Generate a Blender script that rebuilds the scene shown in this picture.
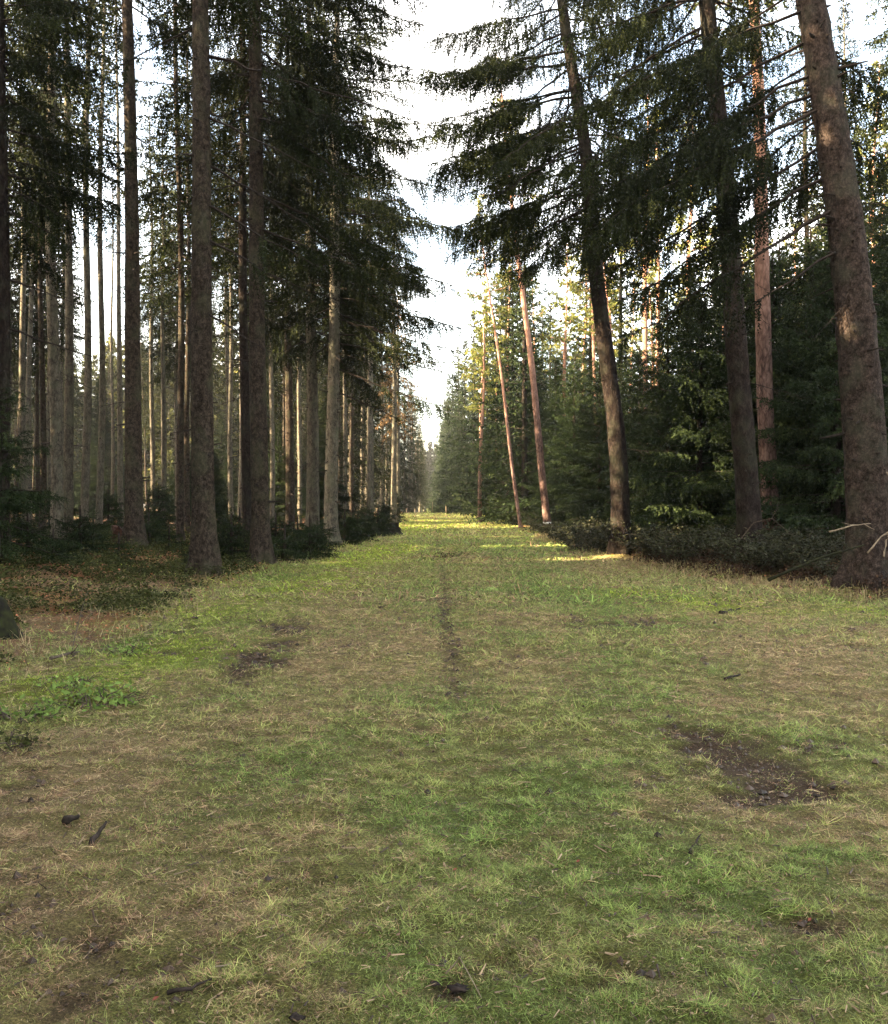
import bpy, math
import numpy as np

# ------------------------------------------------------------------ basics
for o in list(bpy.data.objects):
    bpy.data.objects.remove(o)
SC = bpy.context.scene
COL = SC.collection
RNG = np.random.default_rng(11)
PI = math.pi
HAZE = .0002
F = 900.0                      # focal length in pixels of an 888 px wide frame
VPX, VPY, EYE = 433.0, 505.0, 1.55


def wx(px, d):
    return (px - VPX) * d / F


def wz(py, d):
    return EYE + (VPY - py) * d / F


# ------------------------------------------------------------------ noise in numpy
_TAB = np.random.default_rng(5).random((256, 256))


def vnoise(x, y):
    xi = np.floor(x).astype(int); yi = np.floor(y).astype(int)
    fx = x - xi; fy = y - yi
    fx = fx * fx * (3 - 2 * fx); fy = fy * fy * (3 - 2 * fy)
    a = _TAB[xi & 255, yi & 255]; b = _TAB[(xi + 1) & 255, yi & 255]
    c = _TAB[xi & 255, (yi + 1) & 255]; d = _TAB[(xi + 1) & 255, (yi + 1) & 255]
    return (a * (1 - fx) + b * fx) * (1 - fy) + (c * (1 - fx) + d * fx) * fy


def fbm(x, y, o=4):
    s = 0.0; a = 0.5; t = 0.0
    for k in range(o):
        s = s + a * vnoise(x * 2 ** k + 17.3 * k, y * 2 ** k + 5.1 * k); t += a; a *= 0.55
    return s / t


def sstep(a, b, x):
    t = np.clip((x - a) / (b - a), 0, 1)
    return t * t * (3 - 2 * t)


# ------------------------------------------------------------------ terrain
def edge_left(y):
    return -3.75 + 0.7 * (fbm(y * 0.35, y * 0 + 3.3, 2) - 0.5) + 0.7 * sstep(8, 4, y)


def edge_right(y):
    return 5.0 + 1.0 * (fbm(y * 0.22, y * 0 + 9.1, 2) - 0.5) + 1.8 * sstep(22, 14, y)


def height(x, y):
    x = np.asarray(x, float); y = np.asarray(y, float)
    fl = sstep(0.3, 4.5, edge_left(y) - x)
    fr = sstep(0.2, 3.5, x - edge_right(y))
    f = np.maximum(fl, fr)
    z = 0.30 * f + f * 0.30 * (fbm(x * 0.5, y * 0.5, 3) - 0.5) + 0.10 * (fbm(x * 0.35 + 40, y * 0.35, 3) - 0.5)
    z = z + 0.05 * (fbm(x * 1.7 + 9, y * 1.7, 3) - 0.5)
    z = z - 0.035 * np.exp(-((x - 0.2) / 0.28) ** 2)
    for bx, by in ((-4.71, 18.6), (-4.08, 21.5), (-7.72, 23.4), (-3.74, 33), (-4.9, 37), (7.54, 15.6), (7.27, 20.5), (5.43, 26)):
        z = z + .16 * np.exp(-((x - bx) ** 2 + (y - by) ** 2) / .8)
    z = z + 0.45 * sstep(45, 112, y) - 1.3 * sstep(116, 210, y)
    return z


def hz(x, y):
    return float(height(np.array([x]), np.array([y]))[0])


# patches of the ground seen in the photograph: (px, py, half width px, half height px, weight)
SOIL = [(690, 733, 32, 12, 1), (730, 756, 56, 22, 1.2), (788, 786, 48, 13, 1.1), (764, 772, 40, 14, 1), (262, 658, 32, 24, 1), (285, 628, 22, 8, .8),
        (455, 682, 8, 9, .5), (600, 622, 70, 8, .6), (130, 968, 120, 40, .42), (290, 882, 55, 22, .55), (452, 990, 26, 9, .9),
        (235, 992, 45, 9, .5), (30, 790, 60, 26, .35), (700, 585, 45, 4, .5), (820, 925, 60, 18, .28), (590, 885, 40, 10, .3),
        (120, 640, 60, 14, .5), (60, 935, 60, 20, .4), (760, 800, 60, 10, .4), (640, 980, 90, 16, .4), (420, 720, 16, 22, .4), (875, 655, 40, 8, .3)]
STRAW = [(360, 640, 90, 40, .9), (330, 590, 40, 10, .5), (800, 655, 110, 30, 1.0), (520, 672, 130, 22, .55), (70, 800, 120, 40, .7),
         (620, 565, 70, 8, .7), (520, 610, 60, 14, .4), (180, 735, 90, 18, .5), (850, 700, 70, 30, .6), (300, 830, 120, 40, .35),
         (60, 880, 120, 60, .4), (800, 590, 90, 8, .4), (470, 560, 30, 7, .4), (300, 560, 30, 6, .4), (200, 900, 80, 40, .4)]
GREEN = [(580, 600, 70, 26, .9), (640, 700, 90, 26, .8), (420, 602, 45, 12, 1), (270, 765, 90, 30, .9), (580, 850, 160, 50, .8),
         (700, 900, 110, 50, .7), (540, 770, 110, 30, .7), (600, 545, 60, 8, .8), (480, 545, 90, 10, .5), (820, 740, 60, 26, .5),
         (150, 850, 60, 30, .4), (450, 830, 50, 20, .6), (420, 900, 80, 40, .35), (690, 660, 60, 12, .5)]
MOSS = [(180, 652, 70, 22, 1), (210, 612, 60, 12, 1), (310, 588, 60, 12, 1), (385, 550, 40, 10, 1), (60, 690, 90, 18, 1), (350, 565, 40, 10, .8),
        (720, 606, 60, 9, 1), (632, 593, 50, 5, .7), (865, 612, 40, 7, .7), (440, 525, 60, 5, .6), (120, 600, 60, 10, .5), (410, 530, 20, 5, .6)]


def blobs(L, x, y):
    s = np.zeros_like(x)
    for px, py, rx, ry, w in L:
        d = EYE * F / (py - VPY)
        cx = wx(px, d); ax = rx * d / F; ay = max(ry * d * d / (F * EYE), 0.05)
        m = (np.abs(x - cx) < 3 * ax) & (np.abs(y - d) < 3 * ay)
        s[m] += w * np.exp(-((x[m] - cx) / ax) ** 2 - ((y[m] - d) / ay) ** 2)
    return s


C_GREEN = np.array([.155, .215, .048]); C_OLIVE = np.array([.235, .238, .072]); C_STRAW = np.array([.52, .41, .21])
C_SOIL = np.array([.052, .034, .022]); C_MOSS = np.array([.230, .290, .034]); C_LITTER = np.array([.150, .088, .052])
C_RED = np.array([.30, .11, .055]); C_DARKM = np.array([.055, .068, .022])


def mix(a, b, t):
    return a * (1 - t)[:, None] + b * t[:, None]


def masks(x, y):
    """soil, straw, green, moss, forest amounts 0..1 at ground points"""
    n1 = fbm(x * 0.9, y * 0.9, 4); n2 = fbm(x * 2.3 + 50, y * 2.3, 4); n3 = fbm(x * 6 + 20, y * 6, 3)
    fl = sstep(-0.5, 1.2, edge_left(y) - x + 1.6 * (n2 - .5)); fr = sstep(-0.1, 1.9, x - edge_right(y) + 1.8 * (n2 - .5))
    forest = np.maximum(fl, fr)
    soil = 1.5 * blobs(SOIL, x, y) * (0.1 + 1.9 * np.clip(n3 - .15, 0, 1)) + 0.55 * sstep(.58, .72, n2) * sstep(.42, .62, n3)
    rut = np.exp(-((x - 0.2 - 0.12 * (fbm(y * .4, y * 0, 2) - .5)) / 0.095) ** 2) * sstep(5.5, 11, y) * (0.15 + 1.5 * np.clip(n3 - .12, 0, 1))
    soil = soil + rut * .85
    hi = fbm(x * 15 + 70, y * 15, 3)
    soil = np.clip(soil, 0, 1.2) * sstep(.22, .62, soil + .55 * (hi - .5) + .3 * (n3 - .5)).clip(0, 1)
    soil = np.clip(np.maximum(soil, rut * 1.0), 0, 1)
    straw = np.clip(blobs(STRAW, x, y) * (0.5 + n2) + 0.9 * sstep(.48, .68, n1 * .6 + n3 * .4), 0, 1)
    green = np.clip(blobs(GREEN, x, y) * (0.5 + n2) + 0.8 * sstep(.45, .7, fbm(x * 1.1 + 80, y * 1.1, 4)), 0, 1)
    moss = np.clip(blobs(MOSS, x, y) * (0.45 + 1.5 * n2), 0, 1)
    moss = np.maximum(moss, 0.8 * sstep(.5, .65, n1) * sstep(-1.8, -0.2, edge_left(y) - x) * (y > 12))
    return soil, straw, green, moss, forest, n2, n3


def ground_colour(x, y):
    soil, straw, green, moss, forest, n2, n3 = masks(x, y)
    c = np.tile(C_OLIVE, (len(x), 1)) * (0.8 + 0.4 * n3)[:, None]
    c = mix(c, C_GREEN[None], green * .85); c = mix(c, C_STRAW[None] * .8, straw * .75)
    c = mix(c, C_MOSS[None], moss * .85)
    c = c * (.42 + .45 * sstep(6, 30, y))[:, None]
    c = mix(c, C_SOIL[None] * .8, soil)
    lit = mix(np.tile(C_LITTER, (len(x), 1)), C_DARKM[None], sstep(.42, .6, fbm(x * .8 + 7, y * .8, 3)) * .8)
    red = sstep(.55, .68, fbm(x * .55 + 31, y * .55 + 4, 3)); red = red * (x < 0)
    red = np.maximum(red, np.exp(-((x + 11.5) / 2.2) ** 2 - ((y - 26) / 2.0) ** 2))
    lit = mix(lit, C_RED[None] * .7, red * .8 * (0.4 + .9 * n3).clip(0, 1))
    c = mix(c, lit, forest)
    return c


# ------------------------------------------------------------------ mesh building
def new_mesh(name, V, T, mats, mi=None, smooth=False, fattr=None, cattr=None):
    V = np.ascontiguousarray(V, np.float32); T = np.ascontiguousarray(T, np.int32)
    me = bpy.data.meshes.new(name)
    me.vertices.add(len(V)); me.vertices.foreach_set('co', V.ravel())
    me.loops.add(T.size); me.loops.foreach_set('vertex_index', T.ravel())
    me.polygons.add(len(T)); me.polygons.foreach_set('loop_start', np.arange(0, T.size, T.shape[1], dtype=np.int32))
    for m in mats:
        me.materials.append(m)
    if mi is not None:
        me.polygons.foreach_set('material_index', np.ascontiguousarray(mi, np.int32))
    sm = np.zeros(len(T), bool) if not isinstance(smooth, np.ndarray) else smooth
    if smooth is True:
        sm = np.ones(len(T), bool)
    me.polygons.foreach_set('use_smooth', sm)
    if fattr is not None:
        a = me.attributes.new('tint', 'FLOAT', 'POINT'); a.data.foreach_set('value', np.ascontiguousarray(fattr, np.float32))
    if cattr is not None:
        a = me.attributes.new('shade', 'FLOAT_COLOR', 'POINT')
        c4 = np.ones((len(V), 4), np.float32); c4[:, :3] = cattr
        a.data.foreach_set('color', c4.ravel())
    me.update(calc_edges=True)
    return me


class Geo:
    def __init__(s):
        s.V = []; s.T = []; s.M = []; s.A = []; s.S = []; s.n = 0

    def add(s, V, T, m=0, a=0.5, smooth=False):
        if len(T) == 0:
            return
        s.V.append(V); s.T.append(T + s.n); s.M.append(np.full(len(T), m)); s.S.append(np.full(len(T), smooth))
        s.A.append(np.broadcast_to(np.asarray(a, float), (len(V),))); s.n += len(V)

    def mesh(s, name, mats):
        return new_mesh(name, np.concatenate(s.V), np.concatenate(s.T), mats, np.concatenate(s.M), np.concatenate(s.S), np.concatenate(s.A))


def link(name, me, parent=None, loc=(0, 0, 0)):
    o = bpy.data.objects.new(name, me); COL.objects.link(o); o.location = loc
    if parent is not None:
        o.parent = parent
    return o


def thing(name, label, cat, loc, rz=0.0, group=None):
    o = bpy.data.objects.new(name, None); COL.objects.link(o)
    o.location = loc; o.rotation_euler = (0, 0, rz); o.empty_display_size = .2
    o['label'] = label; o['category'] = cat
    if group:
        o['group'] = group
    return o


def tag(o, label=None, cat=None, group=None, kind=None):
    for k, v in (('label', label), ('category', cat), ('group', group), ('kind', kind)):
        if v:
            o[k] = v
    return o


def unit(v):
    return v / np.maximum(np.linalg.norm(v, axis=-1, keepdims=True), 1e-9)


def tube(P, R, sides=6, cap=True, wob=None):
    """P (n,3), R (n,) or (n,sides)"""
    P = np.asarray(P, float); n = len(P)
    R = np.asarray(R, float)
    if R.ndim == 1:
        R = np.repeat(R[:, None], sides, 1)
    t = np.gradient(P, axis=0); t = unit(t)
    ref = np.tile(np.array([0.0, 0, 1]), (n, 1)); ref[np.abs(t[:, 2]) > .8] = (1, 0, 0)
    u = unit(np.cross(ref, t)); v = np.cross(t, u)
    if abs(t[0, 2]) > .8 and abs(t[-1, 2]) > .8:
        u = np.tile(np.array([1.0, 0, 0]), (n, 1)); v = np.tile(np.array([0, 1.0, 0]), (n, 1))
    an = np.arange(sides) * 2 * PI / sides
    V = P[:, None, :] + R[:, :, None] * (np.cos(an)[None, :, None] * u[:, None, :] + np.sin(an)[None, :, None] * v[:, None, :])
    V = V.reshape(-1, 3)
    i = np.arange(n - 1)[:, None] * sides; j = np.arange(sides)[None]; k = (j + 1) % sides
    a = (i + j).ravel(); b = (i + k).ravel(); c = (i + sides + k).ravel(); d = (i + sides + j).ravel()
    T = np.concatenate([np.stack([a, b, c], 1), np.stack([a, c, d], 1)])
    if cap:
        V = np.concatenate([V, P[-1:], P[:1]])
        e = (n - 1) * sides
        T = np.concatenate([T, np.stack([e + j[0], e + k[0], np.full(sides, n * sides)], 1), np.stack([k[0], j[0], np.full(sides, n * sides + 1)], 1)])
    return V, T


def needles(O, D, L, droop, step, w, rng, tint, m=2, base=1.0):
    """twigs as rows of small needle tufts: O,D (n,3), L,droop (n,)"""
    n = len(O)
    if n == 0:
        return np.zeros((0, 3)), np.zeros((0, 3), int), np.zeros(0)
    k = int(np.ceil(L.max() / step)) + 1
    s = (np.arange(k) + rng.random((n, k)) * .6)[:, :] * step          # distance along
    ok = s < L[:, None]
    ii, jj = np.nonzero(ok)
    s = s[ii, jj]; u = s / L[ii]
    g = np.zeros((len(ii), 3)); g[:, 2] = -1
    dr = droop[ii]
    P = O[ii] + D[ii] * s[:, None] + g * (dr * L[ii] * u * u)[:, None]
    tg = unit(D[ii] + g * (2 * dr * u)[:, None])
    P = np.repeat(P, m, 0); tg = np.repeat(tg, m, 0); uu = np.repeat(u, m); tn = np.repeat(tint[ii], m)
    r = rng.normal(size=P.shape); r = unit(r - tg * np.sum(r * tg, 1, keepdims=True))
    ww = w * (1.05 - .55 * uu) * (.6 + .8 * rng.random(len(uu)))
    side = unit(np.cross(tg, r))
    hb = (step * .62 * base)
    A = P - tg * hb * .6; B = P + tg * hb * .9
    Cc = P + r * ww[:, None] + tg * (ww * 1.0)[:, None] + side * (ww * .25 * rng.normal(size=len(uu)))[:, None]
    V = np.stack([A, B, Cc], 1).reshape(-1, 3)
    T = np.arange(len(V)).reshape(-1, 3)
    return V, T, np.repeat(np.clip(tn + rng.normal(size=len(tn)) * .12, 0, 1), 3)


def leaves(O, D, N, L, W, tint):
    """flat folded leaves: 2 tris each"""
    S = unit(np.cross(D, N)); N = unit(np.cross(S, D))
    a = O; b = O + D * (L * .45)[:, None] + S * (W * .5)[:, None] + N * (W * .18)[:, None]
    c = O + D * L[:, None]; d = O + D * (L * .45)[:, None] - S * (W * .5)[:, None] + N * (W * .18)[:, None]
    V = np.stack([a, b, c, d], 1).reshape(-1, 3)
    i = np.arange(len(O)) * 4
    T = np.concatenate([np.stack([i, i + 1, i + 2], 1), np.stack([i, i + 2, i + 3], 1)])
    return V, T, np.repeat(tint, 4)


# ------------------------------------------------------------------ materials
def nodes(name):
    m = bpy.data.materials.new(name); m.use_nodes = True
    nt = m.node_tree; nt.nodes.clear()
    return m, nt, nt.nodes, nt.links


def ramp(N, stops):
    r = N.new('ShaderNodeValToRGB'); e = r.color_ramp.elements
    while len(e) < len(stops):
        e.new(0.5)
    for el, (p, c) in zip(e, stops):
        el.position = p; el.color = (*c, 1)
    return r


def foliage_mat(name, dark, mid, light, transl=.25, rough=.8, spec=.06):
    m, nt, N, L = nodes(name)
    at = N.new('ShaderNodeAttribute'); at.attribute_name = 'tint'
    stops = [(0, dark), (.55, mid), (1, light)]
    r = ramp(N, stops); L.new(at.outputs['Fac'], r.inputs[0])
    oi = N.new('ShaderNodeObjectInfo')
    hs = N.new('ShaderNodeHueSaturation'); L.new(r.outputs[0], hs.inputs['Color'])
    mr = N.new('ShaderNodeMapRange'); mr.inputs['To Min'].default_value = .72; mr.inputs['To Max'].default_value = 1.3
    L.new(oi.outputs['Random'], mr.inputs[0]); L.new(mr.outputs[0], hs.inputs['Value'])
    p = N.new('ShaderNodeBsdfPrincipled'); p.inputs['Roughness'].default_value = rough
    p.inputs['Specular IOR Level'].default_value = spec
    t = N.new('ShaderNodeBsdfTranslucent'); mx = N.new('ShaderNodeMixShader'); mx.inputs[0].default_value = transl
    L.new(hs.outputs[0], p.inputs['Base Color']); L.new(hs.outputs[0], t.inputs['Color'])
    L.new(p.outputs[0], mx.inputs[1]); L.new(t.outputs[0], mx.inputs[2])
    o = N.new('ShaderNodeOutputMaterial'); L.new(mx.outputs[0], o.inputs[0])
    return m


def bark_mat(name, cols, scale=14, stretch=.35, lichen=None, bump=.9, upper=None):
    """cols dark->light; upper = (z0, z1, colour) second bark colour higher on the trunk"""
    m, nt, N, L = nodes(name)
    tc = N.new('ShaderNodeTexCoord'); mp = N.new('ShaderNodeMapping'); mp.inputs['Scale'].default_value = (1, 1, stretch)
    L.new(tc.outputs['Object'], mp.inputs[0])
    vo = N.new('ShaderNodeTexVoronoi'); vo.feature = 'DISTANCE_TO_EDGE'; vo.inputs['Scale'].default_value = scale
    nz = N.new('ShaderNodeTexNoise'); nz.inputs['Scale'].default_value = scale * .55; nz.inputs['Distortion'].default_value = .4; nz.inputs['Detail'].default_value = 6; nz.inputs['Roughness'].default_value = .7
    wrp = N.new('ShaderNodeMixRGB'); wrp.blend_type = 'ADD'; wrp.inputs[0].default_value = .16
    L.new(mp.outputs[0], wrp.inputs[1]); L.new(nz.outputs['Color'], wrp.inputs[2]); L.new(mp.outputs[0], nz.inputs['Vector'])
    L.new(wrp.outputs[0], vo.inputs['Vector'])
    mth = N.new('ShaderNodeMath'); mth.operation = 'MULTIPLY'; mth.inputs[1].default_value = 5; L.new(vo.outputs['Distance'], mth.inputs[0])
    cl = N.new('ShaderNodeMath'); cl.operation = 'MINIMUM'; cl.inputs[1].default_value = 1; L.new(mth.outputs[0], cl.inputs[0])
    ad = N.new('ShaderNodeMath'); ad.operation = 'MULTIPLY_ADD'; L.new(cl.outputs[0], ad.inputs[0]); ad.inputs[1].default_value = .15
    sub = N.new('ShaderNodeMath'); sub.operation = 'MULTIPLY'; sub.inputs[1].default_value = 1.05; L.new(nz.outputs['Fac'], sub.inputs[0])
    L.new(sub.outputs[0], ad.inputs[2])
    r = ramp(N, [(.42, cols[0]), (.60, cols[1]), (.80, cols[2])]); L.new(ad.outputs[0], r.inputs[0])
    col = r.outputs[0]
    if upper:
        z0, z1, uc = upper
        sx = N.new('ShaderNodeSeparateXYZ'); L.new(tc.outputs['Object'], sx.inputs[0])
        mr = N.new('ShaderNodeMapRange'); mr.inputs['From Min'].default_value = z0; mr.inputs['From Max'].default_value = z1; L.new(sx.outputs['Z'], mr.inputs[0])
        r2 = ramp(N, [(.2, tuple(c * .5 for c in uc)), (.6, uc), (.9, tuple(min(1, c * 1.25) for c in uc))]); L.new(ad.outputs[0], r2.inputs[0])
        mx = N.new('ShaderNodeMixRGB'); L.new(mr.outputs[0], mx.inputs[0]); L.new(col, mx.inputs[1]); L.new(r2.outputs[0], mx.inputs[2]); col = mx.outputs[0]
    if lichen:
        n2 = N.new('ShaderNodeTexNoise'); n2.inputs['Scale'].default_value = 2.2; n2.inputs['Detail'].default_value = 5; L.new(tc.outputs['Object'], n2.inputs['Vector'])
        r3 = ramp(N, [(.48, (0, 0, 0)), (.68, (1, 1, 1))]); L.new(n2.outputs['Fac'], r3.inputs[0])
        fm = N.new('ShaderNodeMath'); fm.operation = 'MULTIPLY'; fm.inputs[1].default_value = .5; L.new(r3.outputs[0], fm.inputs[0])
        mx2 = N.new('ShaderNodeMixRGB'); L.new(fm.outputs[0], mx2.inputs[0]); L.new(col, mx2.inputs[1]); mx2.inputs[2].default_value = (*lichen, 1); col = mx2.outputs[0]
    oi = N.new('ShaderNodeObjectInfo'); hs = N.new('ShaderNodeHueSaturation'); L.new(col, hs.inputs['Color'])
    mr2 = N.new('ShaderNodeMapRange'); mr2.inputs['To Min'].default_value = .8; mr2.inputs['To Max'].default_value = 1.15
    L.new(oi.outputs['Random'], mr2.inputs[0]); L.new(mr2.outputs[0], hs.inputs['Value'])
    p = N.new('ShaderNodeBsdfPrincipled'); p.inputs['Roughness'].default_value = .95; p.inputs['Specular IOR Level'].default_value = .06
    L.new(hs.outputs[0], p.inputs['Base Color'])
    b = N.new('ShaderNodeBump'); b.inputs['Strength'].default_value = bump; b.inputs['Distance'].default_value = .045
    L.new(ad.outputs[0], b.inputs['Height']); L.new(b.outputs[0], p.inputs['Normal'])
    o = N.new('ShaderNodeOutputMaterial'); L.new(p.outputs[0], o.inputs[0])
    return m


def plain_mat(name, c, c2=None, scale=20, rough=.85):
    m, nt, N, L = nodes(name)
    tc = N.new('ShaderNodeTexCoord'); nz = N.new('ShaderNodeTexNoise'); nz.inputs['Scale'].default_value = scale; nz.inputs['Detail'].default_value = 5
    L.new(tc.outputs['Object'], nz.inputs['Vector'])
    r = ramp(N, [(.35, c), (.7, c2 or tuple(x * 1.6 for x in c))]); L.new(nz.outputs['Fac'], r.inputs[0])
    p = N.new('ShaderNodeBsdfPrincipled'); p.inputs['Roughness'].default_value = rough; p.inputs['Specular IOR Level'].default_value = .08
    L.new(r.outputs[0], p.inputs['Base Color'])
    b = N.new('ShaderNodeBump'); b.inputs['Strength'].default_value = .5; b.inputs['Distance'].default_value = .01
    L.new(nz.outputs['Fac'], b.inputs['Height']); L.new(b.outputs[0], p.inputs['Normal'])
    o = N.new('ShaderNodeOutputMaterial'); L.new(p.outputs[0], o.inputs[0])
    return m


def ground_mat():
    m, nt, N, L = nodes('forest ground')
    at = N.new('ShaderNodeAttribute'); at.attribute_name = 'shade'
    tc = N.new('ShaderNodeTexCoord')
    n1 = N.new('ShaderNodeTexNoise'); n1.inputs['Scale'].default_value = 95; n1.inputs['Detail'].default_value = 8; n1.inputs['Roughness'].default_value = .75
    n2 = N.new('ShaderNodeTexNoise'); n2.inputs['Scale'].default_value = 9; n2.inputs['Detail'].default_value = 6; n2.inputs['Roughness'].default_value = .7
    for n in (n1, n2):
        L.new(tc.outputs['Object'], n.inputs['Vector'])
    r1 = ramp(N, [(.34, (.2, .18, .16)), (.5, (.85, .85, .8)), (.66, (1.9, 1.8, 1.6))]); L.new(n1.outputs['Fac'], r1.inputs[0])
    mx = N.new('ShaderNodeMixRGB'); mx.blend_type = 'MULTIPLY'; mx.inputs[0].default_value = 1; L.new(at.outputs['Color'], mx.inputs[1]); L.new(r1.outputs[0], mx.inputs[2])
    r2 = ramp(N, [(.3, (.7, .66, .6)), (.7, (1.2, 1.2, 1.15))]); L.new(n2.outputs['Fac'], r2.inputs[0])
    mx2 = N.new('ShaderNodeMixRGB'); mx2.blend_type = 'MULTIPLY'; mx2.inputs[0].default_value = 1; L.new(mx.outputs[0], mx2.inputs[1]); L.new(r2.outputs[0], mx2.inputs[2])
    p = N.new('ShaderNodeBsdfPrincipled'); p.inputs['Roughness'].default_value = .95; p.inputs['Specular IOR Level'].default_value = .1
    L.new(mx2.outputs[0], p.inputs['Base Color'])
    b = N.new('ShaderNodeBump'); b.inputs['Strength'].default_value = .9; b.inputs['Distance'].default_value = .03
    L.new(n1.outputs['Fac'], b.inputs['Height']); L.new(b.outputs[0], p.inputs['Normal'])
    o = N.new('ShaderNodeOutputMaterial'); L.new(p.outputs[0], o.inputs[0])
    return m


def attr_mat(name, transl=.3, rough=.6):
    m, nt, N, L = nodes(name)
    at = N.new('ShaderNodeAttribute'); at.attribute_name = 'shade'
    p = N.new('ShaderNodeBsdfPrincipled'); p.inputs['Roughness'].default_value = rough; p.inputs['Specular IOR Level'].default_value = .25
    t = N.new('ShaderNodeBsdfTranslucent'); mx = N.new('ShaderNodeMixShader'); mx.inputs[0].default_value = transl
    L.new(at.outputs['Color'], p.inputs['Base Color']); L.new(at.outputs['Color'], t.inputs['Color'])
    L.new(p.outputs[0], mx.inputs[1]); L.new(t.outputs[0], mx.inputs[2])
    o = N.new('ShaderNodeOutputMaterial'); L.new(mx.outputs[0], o.inputs[0])
    return m


M_SPRUCE = foliage_mat('spruce needles', (.004, .005, .002), (.0105, .014, .0045), (.042, .050, .015), .22)
M_YOUNG = foliage_mat('young spruce needles', (.005, .008, .003), (.012, .019, .007), (.045, .060, .020), .22)
M_FARW = foliage_mat('far needles painted sunlit', (.012, .014, .005), (.045, .050, .014), (.13, .12, .03), .25)  # warm sunlight put into the needle colour of the distant left wood
M_PINE = foliage_mat('pine needles', (.045, .058, .015), (.115, .125, .030), (.22, .20, .05), .3)
M_LARCH = foliage_mat('brown larch twigs', (.07, .042, .02), (.17, .105, .05), (.27, .175, .09), .25)
M_BRAMBLE = foliage_mat('bramble leaves', (.010, .011, .005), (.024, .027, .012), (.075, .072, .035), .15, .55, .09)
M_WEED = foliage_mat('weed leaves', (.07, .11, .025), (.13, .19, .045), (.21, .29, .07), .3)
M_BERRY = foliage_mat('bilberry leaves', (.014, .016, .006), (.034, .039, .012), (.10, .095, .028), .2)
M_DEAD = foliage_mat('dead bracken', (.026, .015, .010), (.062, .036, .022), (.15, .095, .055), .2)
M_BARK = bark_mat('spruce bark', ((.007, .005, .004), (.029, .021, .0155), (.072, .055, .041)), 24, .7, (.06, .062, .034))
M_BARKR = bark_mat('old spruce bark', ((.007, .005, .004), (.024, .017, .0135), (.058, .042, .034)), 20, .8, (.04, .042, .028))
M_BARKD = bark_mat('dark spruce bark', ((.005, .003, .003), (.014, .010, .008), (.034, .025, .020)), 16, .5, (.03, .032, .02))
M_BARKG = bark_mat('grey spruce bark', ((.026, .022, .017), (.074, .063, .047), (.135, .118, .090)), 17, .45, (.10, .105, .065), .6)
M_PBARK = bark_mat('pine bark', ((.030, .018, .015), (.105, .062, .050), (.20, .13, .105)), 11, .35, None, .7, (5, 12, (.29, .155, .105)))
M_WOOD = plain_mat('dark branch wood', (.010, .008, .006), (.030, .022, .018), 30)
M_TWIG = plain_mat('grey dead twig', (.035, .026, .02), (.10, .078, .056), 40)
M_PALE = plain_mat('pale broken branch', (.10, .078, .053), (.21, .165, .115), 30)
M_ROT = plain_mat('red rotten wood', (.022, .011, .008), (.065, .032, .021), 18)
M_MOSSY = plain_mat('moss over wood', (.006, .005, .004), (.019, .021, .007), 14)
M_GROUND = ground_mat()
M_GRASS = attr_mat('grass blades', .35)
M_LEAF = attr_mat('fallen leaves', .15)
M_WHITE = plain_mat('white paint', (.55, .54, .5), (.8, .79, .76), 15)
M_BLACK = plain_mat('dark peat', (.010, .008, .007), (.028, .02, .016), 25)

# ------------------------------------------------------------------ ground sheet
xs = np.sinh(np.linspace(-1, 1, 520) * 5.3); xs = xs / xs[-1] * 420
yp = np.concatenate([-np.geomspace(1.2, 120, 26)[::-1], np.arange(-1.1, 1.6, .12), 1.6 * np.exp(np.arange(0, 6.1, .0105))])
X, Y = np.meshgrid(xs, yp)
xf, yf = X.ravel(), Y.ravel()
gz = height(xf, yf)
near = sstep(16, 5, yf) * (np.abs(xf) < 9)
sm_, st_, gr_, mo_, fo_, _, n3_ = masks(xf, yf)
gz += near * (.055 * (fbm(xf * 7, yf * 7, 4) - .5)) - .03 * sm_ * sstep(40, 15, yf) + .03 * mo_ * sstep(40, 15, yf)
nr, nc = X.shape
i = (np.arange(nr - 1)[:, None] * nc + np.arange(nc - 1)[None]).ravel()
Q = np.stack([i, i + 1, i + 1 + nc, i + nc], 1)
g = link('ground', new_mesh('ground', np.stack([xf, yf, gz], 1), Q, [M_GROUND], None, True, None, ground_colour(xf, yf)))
tag(g, kind='structure')

# ------------------------------------------------------------------ grass
def in_view(x, y, pad=1.2):
    return np.abs(x) < (y * .495 + pad)


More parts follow.
